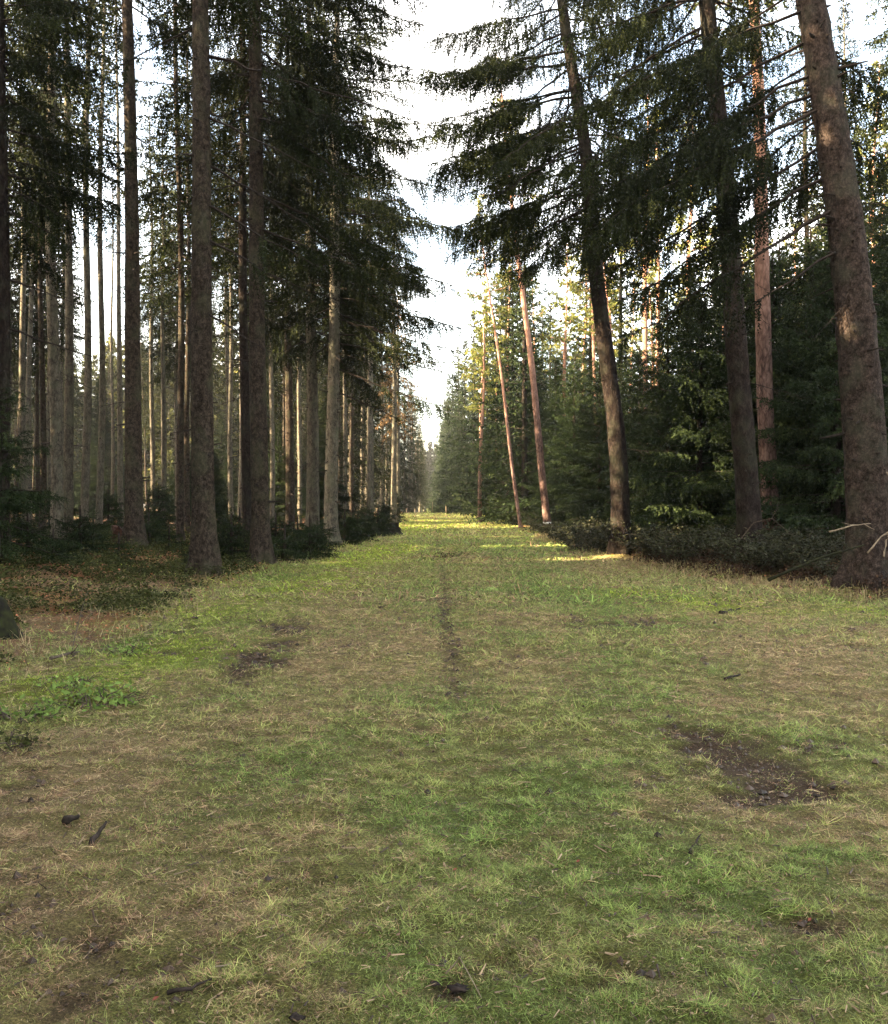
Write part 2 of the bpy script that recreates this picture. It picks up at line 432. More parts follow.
def grass_patch(d0, d1, rho, hl, wd, rng, xlim=(-9.5, 9.5)):
    hw = max(abs(xlim[0]), xlim[1])
    n = int((d1 - d0) * 2 * hw * rho)
    x = rng.uniform(-hw, hw, n); y = rng.uniform(d0, d1, n)
    ok = in_view(x, y) & (x > xlim[0]) & (x < xlim[1]); x, y = x[ok], y[ok]
    soil, straw, green, moss, forest, n2, n3 = masks(x, y)
    mot = fbm(x * 8.5 + 11, y * 8.5 + 5, 4); thin = sstep(.46, .30, fbm(x * 13 + 61, y * 13, 3)) * sstep(26, 10, y)
    keep = rng.random(len(x)) > np.clip(soil * .72 + forest * .75 + .75 * thin, 0, .96)
    mot = mot[keep]
    x, y, soil, straw, green, moss, forest, n3 = [a[keep] for a in (x, y, soil, straw, green, moss, forest, n3)]
    n = len(x)
    u = rng.random(n)
    ps = np.clip(.19 + .62 * straw - .30 * green - .25 * moss + 1.5 * (mot - .5), .03, .96)
    isS = u < ps
    base = np.where(isS[:, None], mix(np.tile(C_STRAW, (n, 1)), np.array([[.30, .185, .085]]), rng.random(n) ** 2) * (.45 + .5 * rng.random(n))[:, None],
                    mix(np.tile(C_OLIVE, (n, 1)), C_GREEN[None], np.clip(.25 + .85 * green - .3 * straw + .35 * (rng.random(n) - .5), 0, 1)))
    mm = (rng.random(n) < moss * .95) & ~isS
    base[mm] = C_MOSS * (.7 + .6 * rng.random(mm.sum()))[:, None]
    br = rng.random(n) < .14 + .3 * soil + .22 * straw + .22 * sstep(.2, -1.2, x) * sstep(7, 4, y)
    base[br] = C_LITTER * (.6 + 1.3 * rng.random(br.sum()))[:, None]
    tuft = fbm(x * 11 + 3, y * 11, 3); val = (.32 + 1.25 * rng.random(n) ** 1.3) * (.35 + 1.4 * np.clip(tuft - .02, 0, 1))
    base = base * val[:, None]
    L = hl * (.35 + 1.3 * tuft + 1.1 * sstep(.6, .72, tuft) + .9 * (rng.random(n) < .03)) * (.5 + .9 * rng.random(n)) * np.where(isS, .85, 1.0) * np.where(mm, .55, 1) * (1 - .4 * soil) * (.7 + .7 * n3)
    W = wd * (.6 + .7 * rng.random(n)) * np.where(isS, .8, 1)
    az = rng.uniform(0, 2 * PI, n)
    el = np.where(isS, rng.uniform(.02, .42, n), rng.uniform(.08, .85, n))
    D = np.stack([np.cos(az) * np.cos(el), np.sin(az) * np.cos(el), np.sin(el)], 1)
    z = height(x, y) + near_bump(x, y, soil, moss)
    O = np.stack([x, y, z + .002 + np.where(isS, .012 * rng.random(n), 0)], 1)
    S = unit(np.stack([-np.sin(az), np.cos(az), .5 * rng.normal(size=n)], 1))
    bend = rng.uniform(-.1, .45, n)[:, None] * L[:, None] * np.array([0, 0, -1])
    bend[:, 2] = np.maximum(bend[:, 2], -D[:, 2] * L * .9)
    side = S * W[:, None] * .5
    mid = O + D * (L * .55)[:, None]; tip = O + D * L[:, None] + bend + S * (L * .25 * rng.normal(size=n))[:, None]
    V = np.stack([O - side, O + side, mid - side * .8, mid + side * .8, tip], 1).reshape(-1, 3)
    k = np.arange(n) * 5
    T = np.concatenate([np.stack([k, k + 1, k + 3], 1), np.stack([k, k + 3, k + 2], 1), np.stack([k + 2, k + 3, k + 4], 1)])
    return V, T, np.repeat(base, 5, 0)


def near_bump(x, y, soil, moss):
    nr_ = sstep(16, 5, y) * (np.abs(x) < 9)
    return nr_ * (.055 * (fbm(x * 7, y * 7, 4) - .5)) - .03 * soil * sstep(40, 15, y) + .03 * moss * sstep(40, 15, y)


gV, gT, gC, off = [], [], [], 0
for (d0, d1, rho, hl, wd, xl) in ((2.0, 3.0, 36000, .023, .0016, (-2.8, 2.8)), (3.0, 4.2, 26000, .026, .0019, (-3.4, 3.4)), (4.2, 6, 15000, .031, .0025, (-4.4, 4.4)), (6, 9, 7600, .039, .0036, (-5.8, 5.8)),
                                  (9, 14, 2900, .052, .0062, (-7.5, 8)), (14, 24, 800, .078, .013, (-7.5, 9)), (24, 45, 240, .10, .026, (-6, 8)),
                                  (45, 80, 70, .12, .05, (-5.5, 7)), (80, 125, 26, .14, .08, (-5.5, 7))):
    V, T, C = grass_patch(d0, d1, rho, hl, wd, RNG, xl)
    gV.append(V); gT.append(T + off); gC.append(C); off += len(V)
o = link('grass', new_mesh('grass', np.concatenate(gV), np.concatenate(gT), [M_GRASS], None, False, None, np.concatenate(gC)))
tag(o, kind='stuff')
print('grass tris', sum(len(t) for t in gT))


# ------------------------------------------------------------------ fallen leaves and needle litter (nobody could count it)
def litter():
    rng = np.random.default_rng(77)
    n = 90000
    y = 3 + 57 * rng.random(n) ** 1.6; x = rng.uniform(-26, 16, n)
    el, er = edge_left(y), edge_right(y)
    inside = (x > el) & (x < er)
    keep = in_view(x, y, 1.5) & (~inside | (rng.random(n) < .22)) & (x < er + 3.5)
    x, y, inside = x[keep], y[keep], inside[keep]; n = len(x)
    az = rng.uniform(0, 2 * PI, n); t = rng.normal(size=(n, 2)) * .45
    D = unit(np.stack([np.cos(az), np.sin(az), t[:, 0]], 1)); Nn = unit(np.stack([t[:, 1], t[:, 0], np.ones(n)], 1))
    L = (.022 + .035 * rng.random(n)) * np.where(y > 18, 1.8, 1.0) * np.where(inside, .42, 1); W = L * (.35 + .35 * rng.random(n))
    O = np.stack([x, y, height(x, y) + .012 + .03 * rng.random(n)], 1)
    V, T, _ = leaves(O, D, Nn, L, W, np.zeros(n))
    redness = sstep(.5, .66, fbm(x * .55 + 31, y * .55 + 4, 3)) + np.exp(-((x + 11.5) / 2.4) ** 2 - ((y - 26) / 2.2) ** 2)
    u = rng.random(n)
    c = np.where((u < .15 + .6 * redness)[:, None], C_RED[None] * (.7 + .9 * rng.random(n))[:, None], C_LITTER[None] * (.5 + 1.5 * rng.random(n))[:, None])
    c = np.where((inside)[:, None], C_LITTER[None] * (.35 + .9 * rng.random(n))[:, None], c)
    return V, T, np.repeat(c, 4, 0)


V, T, C = litter()
tag(link('leaf_litter', new_mesh('leaf_litter', V, T, [M_LEAF], None, False, None, C)), kind='stuff')


def scatter_flecks():
    """crumbs of earth, bits of twig and tall dry stems along the edges of the track"""
    rng = np.random.default_rng(78)
    # earth crumbs on the bare patches: small eight sided lumps
    n = 60000
    y = 2.4 + 13 * rng.random(n) ** 1.5; x = rng.uniform(-6, 7.5, n)
    soil, straw, green, moss, forest, n2, n3 = masks(x, y)
    k = (rng.random(n) < soil * .9 + .012) & in_view(x, y, .6); x, y, soil, moss = x[k], y[k], soil[k], moss[k]; n = len(x)
    r = (.004 + .016 * rng.random(n) ** 3) * (1 + y / 12)
    z = height(x, y) + near_bump(x, y, soil, moss) + r * .2
    oc = np.array([[1, 0, 0], [0, 1, 0], [-1, 0, 0], [0, -1, 0], [0, 0, .8], [0, 0, -.8]])
    V = np.stack([x, y, z], 1)[:, None] + oc[None] * r[:, None, None] * rng.uniform(.5, 1.4, (n, 6, 1))
    f = np.array([[0, 1, 4], [1, 2, 4], [2, 3, 4], [3, 0, 4], [1, 0, 5], [2, 1, 5], [3, 2, 5], [0, 3, 5]])
    T = (np.arange(n)[:, None, None] * 6 + f[None]).reshape(-1, 3)
    C = np.repeat(C_SOIL[None] * rng.uniform(.3, 1.5, n)[:, None], 6, 0)
    tag(link('soil_crumbs', new_mesh('soil crumbs', V.reshape(-1, 3), T, [M_LEAF], None, False, None, C)), kind='stuff')
    # bits of twig, needles and bark lying in the turf
    n = 26000
    y = 2.3 + 16 * rng.random(n) ** 1.7; x = rng.uniform(-7, 9, n); k = in_view(x, y, .6); x, y = x[k], y[k]; n = len(x)
    soil, straw, green, moss, forest, n2, n3 = masks(x, y)
    az = rng.uniform(0, 2 * PI, n); D = unit(np.stack([np.cos(az), np.sin(az), rng.normal(size=n) * .22], 1)); S = np.stack([-np.sin(az), np.cos(az), 0 * az], 1)
    L = (.008 + .05 * rng.random(n) ** 3) * (1 + y / 14); W = (.0012 + .0022 * rng.random(n)) * (1 + y / 9)
    O = np.stack([x, y, height(x, y) + near_bump(x, y, soil, moss) + .006 + .012 * rng.random(n)], 1)
    up = np.array([0, 0, 1.0])[None] * W[:, None]
    V = np.stack([O - S * W[:, None], O + S * W[:, None], O + up, O + D * L[:, None] - S * (W * .6)[:, None], O + D * L[:, None] + S * (W * .6)[:, None], O + D * L[:, None] + up * .6], 1).reshape(-1, 3)
    f = np.array([[0, 3, 5], [0, 5, 2], [1, 2, 5], [1, 5, 4], [0, 1, 4], [0, 4, 3]])
    T = (np.arange(n)[:, None, None] * 6 + f[None]).reshape(-1, 3)
    c = np.where((rng.random(n) < .55)[:, None], np.array([[.045, .028, .018]]), np.array([[.20, .14, .08]])) * rng.uniform(.5, 1.4, n)[:, None]
    tag(link('twig_litter', new_mesh('twig litter', V, T, [M_LEAF], None, False, None, np.repeat(c, 6, 0))), kind='stuff')
    # dry stems at the edges
    n = 42000
    y = 7 + 38 * rng.random(n) ** 1.4; sd = rng.random(n) < .5
    e = rng.normal(size=n) * .45
    x = np.where(sd, edge_left(y) - .35 + e, edge_right(y) + .45 + e)
    k = in_view(x, y, 1) & (fbm(x * 1.3 + 9, y * 1.3, 3) > .5) & (rng.random(n) < np.where(sd, .13, .5)); x, y = x[k], y[k]; n = len(x)
    az = rng.uniform(0, 2 * PI, n); el = rng.uniform(.5, 1.45, n)
    D = np.stack([np.cos(az) * np.cos(el), np.sin(az) * np.cos(el), np.sin(el)], 1); S = np.stack([-np.sin(az), np.cos(az), 0 * az], 1)
    L = rng.uniform(.06, .24, n) * (1 + y / 60); W = .0018 * (1 + y / 9)
    O = np.stack([x, y, height(x, y)], 1); bend = np.array([0, 0, -1.0])[None] * (L * rng.uniform(.05, .6, n))[:, None] + unit(rng.normal(size=(n, 3))) * (L * .15)[:, None]
    V = np.stack([O - S * W[:, None], O + S * W[:, None], O + D * (L * .6)[:, None] - S * (W * .7)[:, None], O + D * (L * .6)[:, None] + S * (W * .7)[:, None], O + D * L[:, None] + bend], 1).reshape(-1, 3)
    f = np.array([[0, 1, 3], [0, 3, 2], [2, 3, 4]])
    T = (np.arange(n)[:, None, None] * 5 + f[None]).reshape(-1, 3)
    c = np.where((rng.random(n) < .6)[:, None], C_STRAW[None] * .75, np.where((rng.random(n) < .5)[:, None], C_OLIVE[None] * .7, np.array([[.14, .075, .04]]))) * rng.uniform(.45, 1.1, n)[:, None]
    tag(link('dry_verge_grass', new_mesh('dry verge grass', V, T, [M_GRASS], None, False, None, np.repeat(c, 5, 0))), kind='stuff')


scatter_flecks()


# ------------------------------------------------------------------ trees
def trunk_axis(H, lean=(0, 0), curve=(0, 0), rng=None, wob=.0, bend=None):
    """returns f(z)->(x,y); lean is the sideways run per metre of height, curve bends it"""
    p1, p2 = (rng.uniform(0, 6, 2) if rng is not None else (0, 0))

    def f(z):
        z = np.asarray(z, float)
        if bend:                       # (reference height, power): upright at the foot, leaning higher up
            q = np.minimum(z, bend[0] * 1.25)
            bxx = lean[0] * bend[0] * ((q / bend[0]) ** bend[1] + np.maximum(z - q, 0) / bend[0] * bend[1])
            return (bxx + wob * (np.sin(z * .8 + p1) - np.sin(p1)), lean[1] * z + wob * (np.sin(z * .4 + p2) - np.sin(p2)))
        return (lean[0] * z + curve[0] * (z / H) * (z - H * .5) * .5 + wob * (np.sin(z * .45 + p1) - np.sin(p1)),
                lean[1] * z + curve[1] * (z / H) * (z - H * .5) * .5 + wob * (np.sin(z * .4 + p2) - np.sin(p2)))
    return f


def trunk_mesh(name, H, r0, ax, mat, rng, sides=18, dz=.3, flare=.35, stubs=0, smat=None, top=.02, stubz=(1, 12), pw=.75):
    z = np.concatenate([[-.35, -.1, .05, .15, .3, .5, .75, 1.0], np.arange(1.3, H, dz * (1 if H < 15 else 1.2)), [H]])
    x, y = ax(np.maximum(z, 0))
    r = r0 * np.maximum(1 - np.maximum(z, 0) / H, 0) ** pw + top
    r = r * (1 + flare * np.exp(-np.maximum(z, 0) / .38))
    an = np.arange(sides) * 2 * PI / sides
    ph = rng.uniform(0, 6, 3)
    R = r[:, None] * (1 + .24 * np.exp(-np.maximum(z, 0) / .45)[:, None] * np.cos(5 * an + ph[0])[None]
                      + .035 * np.cos(3 * an[None] + ph[1] + z[:, None] * .5) + .03 * rng.normal(size=(len(z), sides)))
    G = Geo()
    V, T = tube(np.stack([x, y, z], 1), R, sides)
    G.add(V, T, 0, .5, True)
    for k in range(stubs):
        zz = rng.uniform(*stubz); a = rng.uniform(0, 2 * PI)
        bx, by = ax(zz); rr = r0 * (1 - zz / H) ** pw
        d = np.array([math.cos(a), math.sin(a), rng.uniform(-.3, .2)])
        p0 = np.array([bx, by, zz]) + d * rr * .8; Ls = rng.uniform(.03, .14) + (rng.random() < .2) * rng.uniform(.1, .4)
        V, T = tube(np.stack([p0, p0 + d * (rr * .2 + Ls * .5), p0 + d * (rr * .2 + Ls)]), np.array([.028, .018, .008]) * rng.uniform(.7, 1.4), 5)
        G.add(V, T, 1)
    return G.mesh(name, [mat, smat or M_WOOD])


def bough(G, TW, p0, az, L, el, droop, up, rng, s0=.22, sec=.15, tw=.105, hang=.42, lod=1.0, thick=.022, foliage=1.0, tint=.45, bare=False, spread=.34, hangdir=1.5):
    """one spruce bough: wooden axis, side shoots in its plane, hanging twigs (collected in TW)"""
    hd = np.array([math.cos(az), math.sin(az), 0.0]); sd = np.array([-hd[1], hd[0], 0.0])
    n = max(6, int(L / .35))
    s = np.linspace(0, 1, n + 1)
    wv = rng.normal() * .10 * L
    P = p0[None] + L * (s[:, None] * math.cos(el) * hd[None]) + (wv * s * s)[:, None] * sd[None]
    P[:, 2] += L * (math.sin(el) * s - droop * s * s + up * s ** 3)
    P[1:] += rng.normal(size=(n, 3)) * .006 * L
    V, T = tube(P, thick * (1 - s * .85) * (.6 + .4 * L / 3), 4, False)
    G.add(V, T, 0, .5)

    def at(q):
        f = q * n; i0 = np.minimum(f.astype(int), n - 1); fr = (f - i0)[:, None]
        return P[i0] * (1 - fr) + P[i0 + 1] * fr, unit(P[i0 + 1] - P[i0])
    if bare:
        m = int(L / .14)
        q = rng.uniform(.15, 1, m); o_, t_ = at(q)
        for a_, b_, qq in zip(o_, t_, q):
            l_ = rng.uniform(.1, .45) * (1.1 - qq); d_ = unit(b_ * .8 + sd * rng.choice([-1, 1]) * .8 + np.array([0, 0, rng.uniform(-.9, .1)]))
            V, T = tube(np.stack([a_, a_ + d_ * l_ * .5 + [0, 0, -.02], a_ + d_ * l_ + [0, 0, -.08 * l_]]), np.array([.007, .005, .003]), 3, False)
            G.add(V, T, 0, .5)
    if foliage <= 0:
        return
    q = np.arange(s0 * L, L * .99, sec * lod) / L
    q = np.clip(q + rng.normal(size=len(q)) * .02, .02, .99)
    if foliage < 1:
        q = q[rng.random(len(q)) < foliage]
    if len(q) == 0:
        return
    q = np.repeat(q, 2); sg = np.tile([1.0, -1.0], len(q) // 2)
    o_, t_ = at(q)
    l2 = (spread * L * (1 - q) ** .7 * np.minimum(1, (q - s0 * .6) / .25 + .25).clip(.2, 1) + .16) * rng.uniform(.6, 1.15, len(q))
    d2 = unit(t_ * .8 + sd[None] * sg[:, None] * .95 + rng.normal(size=t_.shape) * .12 + np.array([0, 0, -.12]))
    tb = tint + rng.normal() * .08
    # hanging twigs along the side shoots
    k = np.maximum(1, (l2 / (tw * lod)).astype(int)); tot = int(k.sum())
    idx = np.repeat(np.arange(len(q)), k); loc = (np.arange(tot) - np.repeat(np.cumsum(k) - k, k) + rng.random(tot)) / np.repeat(k, k)
    o3 = o_[idx] + d2[idx] * (l2[idx] * loc)[:, None]; o3[:, 2] -= .18 * l2[idx] * loc ** 2
    d3 = unit(d2[idx] * .55 + np.array([0, 0, -hangdir]) + rng.normal(size=o3.shape) * .22)
    L3 = hang * rng.uniform(.35, 1.25, tot) * (1 - .45 * q[idx])
    TW.append((o3, d3, L3, np.full(tot, .25), np.clip(tb + rng.normal(size=tot) * .10 + .10 * (q[idx] - .5), 0, 1)))
    # the shoots themselves carry needles
    TW.append((o_, d2, l2, np.full(len(q), .18), np.full(len(q), tb + .04)))
    TW.append((P[:-1][s[:-1] > s0], unit(P[1:] - P[:-1])[s[:-1] > s0], np.full((s[:-1] > s0).sum(), L / n * 1.1), np.zeros((s[:-1] > s0).sum()), np.full((s[:-1] > s0).sum(), tb)))


def flush(G, TW, step, w, rng, m=2, base=1.0):
    if TW:
        O, D, L, dr, tn = [np.concatenate([t[k] for t in TW]) for k in range(5)]
        V, T, a = needles(O, D, L, dr, step, w, rng, tn, m, base)
        G.add(V, T, 1, a)


def spruce_crown(name, H, z0, Lmax, ax, rng, lod=1.0, wh=.5, nb=(4, 6), mat=None, bias=None, step=.045, w=.05, hang=.56, r0=.2, young=False, zfine=99, ragged=.35, extra=(), dead=0, avoid=False):
    """bias = (azimuth, strength): boughs longer on the lit side.  extra: explicit boughs (z, az, L, el, droop, up, foliage)"""
    G = Geo(); TW = []; TWc = []
    z = z0
    while z < H - .3:
        t = (z - z0) / (H - z0)
        prof = (1 - t) ** .8 * (.62 + .38 * min(1, t / .18)) if not young else (1 - t) ** .85
        c = 1.0 if z < zfine else 2.2
        k = rng.integers(nb[0], nb[1] + 1)
        a0 = rng.uniform(0, 2 * PI)
        for j in range(k):
            a = a0 + j * 2 * PI / k + rng.normal() * .25
            zz = z + rng.uniform(-.5, .5) * wh
            if avoid and abs(math.remainder(a + PI / 2, 2 * PI)) < .75 and zz < z0 + .55 * (H - z0):
                continue
            L = Lmax * prof * rng.uniform(1 - ragged, 1.12) + .15
            if bias:
                L *= 1 + bias[1] * math.cos(a - bias[0])
            if t < .12 and rng.random() < .35 and not young:
                fol = rng.uniform(0, .5)
            else:
                fol = 1.0
            el = math.radians((-22 + 52 * t if not young else -8 + 45 * t) + rng.normal() * 7)
            bx, by = ax(zz)
            bough(G, TW if c == 1 else TWc, np.array([bx, by, zz]), a, L, el, rng.uniform(.10, .30) if not young else rng.uniform(.05, .2), rng.uniform(.02, .16), rng,
                  lod=lod * c, hang=hang * (1 - .3 * t), thick=.02 + .012 * r0 / .2, foliage=fol, tint=.45 if not young else .5, s0=.24 if not young else .12,
                  hangdir=1.6 if not young else .45)
        z += wh * rng.uniform(.8, 1.2) * (1 if c == 1 else 1.6)
    for (ze, az, L, el, dr, up, fol, *hk) in extra:
        bx, by = ax(ze)
        bough(G, TW, np.array([bx, by, ze]), az, L, math.radians(el), dr, up, rng, lod=lod * .8, hang=hang * (hk[0] if hk else 1.2), thick=.030, foliage=fol, s0=.3, bare=fol < .6)
    for k in range(dead):
        zz = rng.uniform(3, z0 + 1); bx, by = ax(zz)
        bough(G, [], np.array([bx, by, zz]), rng.uniform(0, 2 * PI), rng.uniform(.4, 1.5), math.radians(rng.uniform(-35, 5)), rng.uniform(0, .3), .05, rng, thick=.013, foliage=0, bare=True)
    # leader
    bx, by = ax(H)
    TW.append((np.array([[float(bx), float(by), H - .9]]), np.array([[0, 0, 1.0]]), np.array([1.0]), np.zeros(1), np.array([.6])))
    flush(G, TW, step * lod, w * lod ** .8, rng); flush(G, TWc, step * lod * 2, w * 2.0, rng)
    return G.mesh(name, [M_WOOD, mat or M_SPRUCE])


def dead_branches(name, ax, r, rng, z0, z1, n, Lr=(.6, 2.2), mat=None, azs=None, el=(-35, 5)):
    G = Geo()
    for k in range(n):
        z = rng.uniform(z0, z1); a = rng.uniform(0, 2 * PI) if azs is None else rng.normal(azs[0], azs[1])
        bx, by = ax(z)
        bough(G, [], np.array([bx, by, z]), a, rng.uniform(*Lr), math.radians(rng.uniform(*el)), rng.uniform(.0, .3), rng.uniform(-.05, .12), rng, thick=.013, foliage=0, bare=True)
    return G.mesh(name, [mat or M_WOOD])


def pine_crown(name, H, z0, ax, rng, n=34, Lmax=2.6, tuft=.13, dens=1.0, mat=None):
    G = Geo(); O = []; D = []
    for k in range(n):
        t = (k + rng.random()) / n; z = z0 + (H - z0) * t
        a = rng.uniform(0, 2 * PI); L = Lmax * (1 - t) ** .5 * rng.uniform(.45, 1.1) * min(1, .45 + t * 2.5)
        el = math.radians(-5 + 50 * t + rng.normal() * 12)
        bx, by = ax(z); p0 = np.array([bx, by, z]); hd = np.array([math.cos(a), math.sin(a), 0])
        m = 6; s = np.linspace(0, 1, m + 1)
        P = p0 + L * s[:, None] * (hd * math.cos(el) + np.array([0, 0, math.sin(el)])) + rng.normal(size=(m + 1, 3)) * .05 * L * s[:, None]
        V, T = tube(P, .035 * (1 - .85 * s) * L / 2.5, 4, False); G.add(V, T, 0)
        nt_ = int(L * 15 * dens)
        q = rng.uniform(.35, 1, nt_); i0 = np.minimum((q * m).astype(int), m - 1)
        c = P[i0] + rng.normal(size=(nt_, 3)) * np.array([.32, .32, .16]) * L * .42
        O.append(c); D.append(np.tile(unit(hd * .6 + [0, 0, .8]), (nt_, 1)))
    O = np.concatenate(O); D = np.concatenate(D)
    kk = 12
    O2 = np.repeat(O, kk, 0); tn = np.repeat(np.clip(.5 + rng.normal(size=len(O)) * .2, 0, 1), kk)
    d = unit(rng.normal(size=O2.shape) * .8 + np.repeat(D, kk, 0) * .5); r = unit(np.cross(d, rng.normal(size=d.shape)))
    l = tuft * rng.uniform(.6, 1.3, len(O2)); ww = .022 * tuft / .13
    V = np.stack([O2 - r * ww, O2 + r * ww, O2 + d * l[:, None]], 1).reshape(-1, 3)
    G.add(V, np.arange(len(V)).reshape(-1, 3), 1, np.repeat(tn, 3))
    return G.mesh(name, [M_PBARK, mat or M_PINE])


def straight(z):
    return 0 * np.asarray(z, float), 0 * np.asarray(z, float)


def copy_thing(root, loc, rz, label=None, group=None, scale=None, tilt=(0, 0)):
    r = root.copy(); COL.objects.link(r); r.location = loc; r.rotation_euler = (tilt[0], tilt[1], rz)
    if label:
        r['label'] = label
    if group:
        r['group'] = group
    if scale is not None:
        r.scale = scale
    for ch in list(root.children):
        c = ch.copy(); COL.objects.link(c); c.parent = r
        for gch in ch.children:
            d = gch.copy(); COL.objects.link(d); d.parent = c
    return r


PATHDIR = 0.0      # +X: from the left trees towards the track

# ---- the tall spruces along the left edge, each its own tree
# px at base, distance, px at the top edge of the photo, trunk radius, crown base, longest bough, bark, label
LEFT = [
    dict(px=205, d=18.6, pt=202, r=.222, z0=12.4, L=3.1, m=M_BARK, H=25, ex=[(6.9, -.2, 2.6, -28, .1, .05, .15), (7.6, -.35, 3.2, -30, .05, .05, .2), (8.4, .1, 3.4, -25, .1, .05, .1), (9.4, -.3, 3.0, -28, .02, .02, .1), (5.4, -.4, 2.3, -30, 0, .02, 0), (10.6, -.1, 4.6, -16, .05, .02, .2), (11.2, 3.0, 2.4, -20, .05, .02, .2)],
         lab='thickest straight brown spruce trunk on the left verge, nearest to the track'),
    dict(px=262, d=21.5, pt=256, r=.20, z0=10.4, L=4.2, m=M_BARK, H=26, ex=[(8.0, -.2, 3.6, -22, .1, .05, .6), (8.8, .15, 4.2, -20, .1, .06, .8), (7.0, -.5, 2.6, -25, 0, .02, .1)],
         lab='spruce at the track edge just right of the thickest left trunk, close twin stem behind'),
    dict(px=136, d=23.4, pt=129, r=.205, z0=14.0, L=2.8, m=M_BARK, H=25, ex=[],
         lab='straight brown spruce with the rotten red stump at its foot'),
    dict(px=248, d=26.0, pt=243, r=.13, z0=9.6, L=3.4, m=M_BARKD, H=23, ex=[],
         lab='thin dark spruce stem half hidden behind the second left roadside trunk'),
    dict(px=331, d=33.0, pt=337, r=.235, z0=7.2, L=4.3, m=M_BARKG, H=24, ex=[(9.0, -.15, 4.7, -12, .1, .06, .8), (8.2, -.05, 4.5, -14, .08, .05, .35), (7.4, .05, 4.6, -16, .06, .04, .3), (6.4, -.1, 4.5, -20, .05, .04, .25), (5.6, .1, 3.4, -22, .04, .03, .1), (10.6, .05, 4.5, -8, .1, .03, .55, 1.4), (12.2, -.1, 4.7, -6, .1, .04, .5, 1.4), (13.8, .1, 4.6, -4, .12, .04, .5, 1.4), (15.4, -.05, 4.7, -2, .12, .05, .5, 1.4), (17.0, .1, 4.5, 2, .12, .05, .5, 1.3)],
         lab='greenish grey spruce whose long bare lower boughs reach over the track'),
    dict(px=313, d=37.0, pt=309, r=.25, z0=8.2, L=4.0, m=M_BARKG, H=25, ex=[],
         lab='lichened grey spruce standing behind the bushes left of the greenish grey trunk'),
    dict(px=290, d=41.0, pt=288, r=.19, z0=9.0, L=3.4, m=M_BARK, H=25, ex=[],
         lab='slim brown spruce between the twin stemmed trunk and the lichened grey spruce'),
    dict(px=371, d=52.0, pt=369, r=.19, z0=13.0, L=2.8, m=M_BARKG, H=23, ex=[],
         lab='slender pinkish spruce trunk rising above a dark shrub at the track edge'),
    dict(px=394, d=62.0, pt=394, r=.19, z0=15.0, L=2.6, m=M_BARKG, H=22, ex=[],
         lab='palest bare slender trunk nearest the vanishing end of the left verge'),
    dict(px=5, d=20.0, pt=2, r=.13, z0=7.6, L=2.6, m=M_BARKD, H=22, ex=[(6.3, -.3, 2.2, -20, 0, 0, 0), (5.2, .1, 2.4, -18, 0, 0, 0), (8.6, 0, 2.6, -10, .1, .05, 1)],
         lab='thin dark spruce cut by the left picture edge above the low spruce sprays'),
]
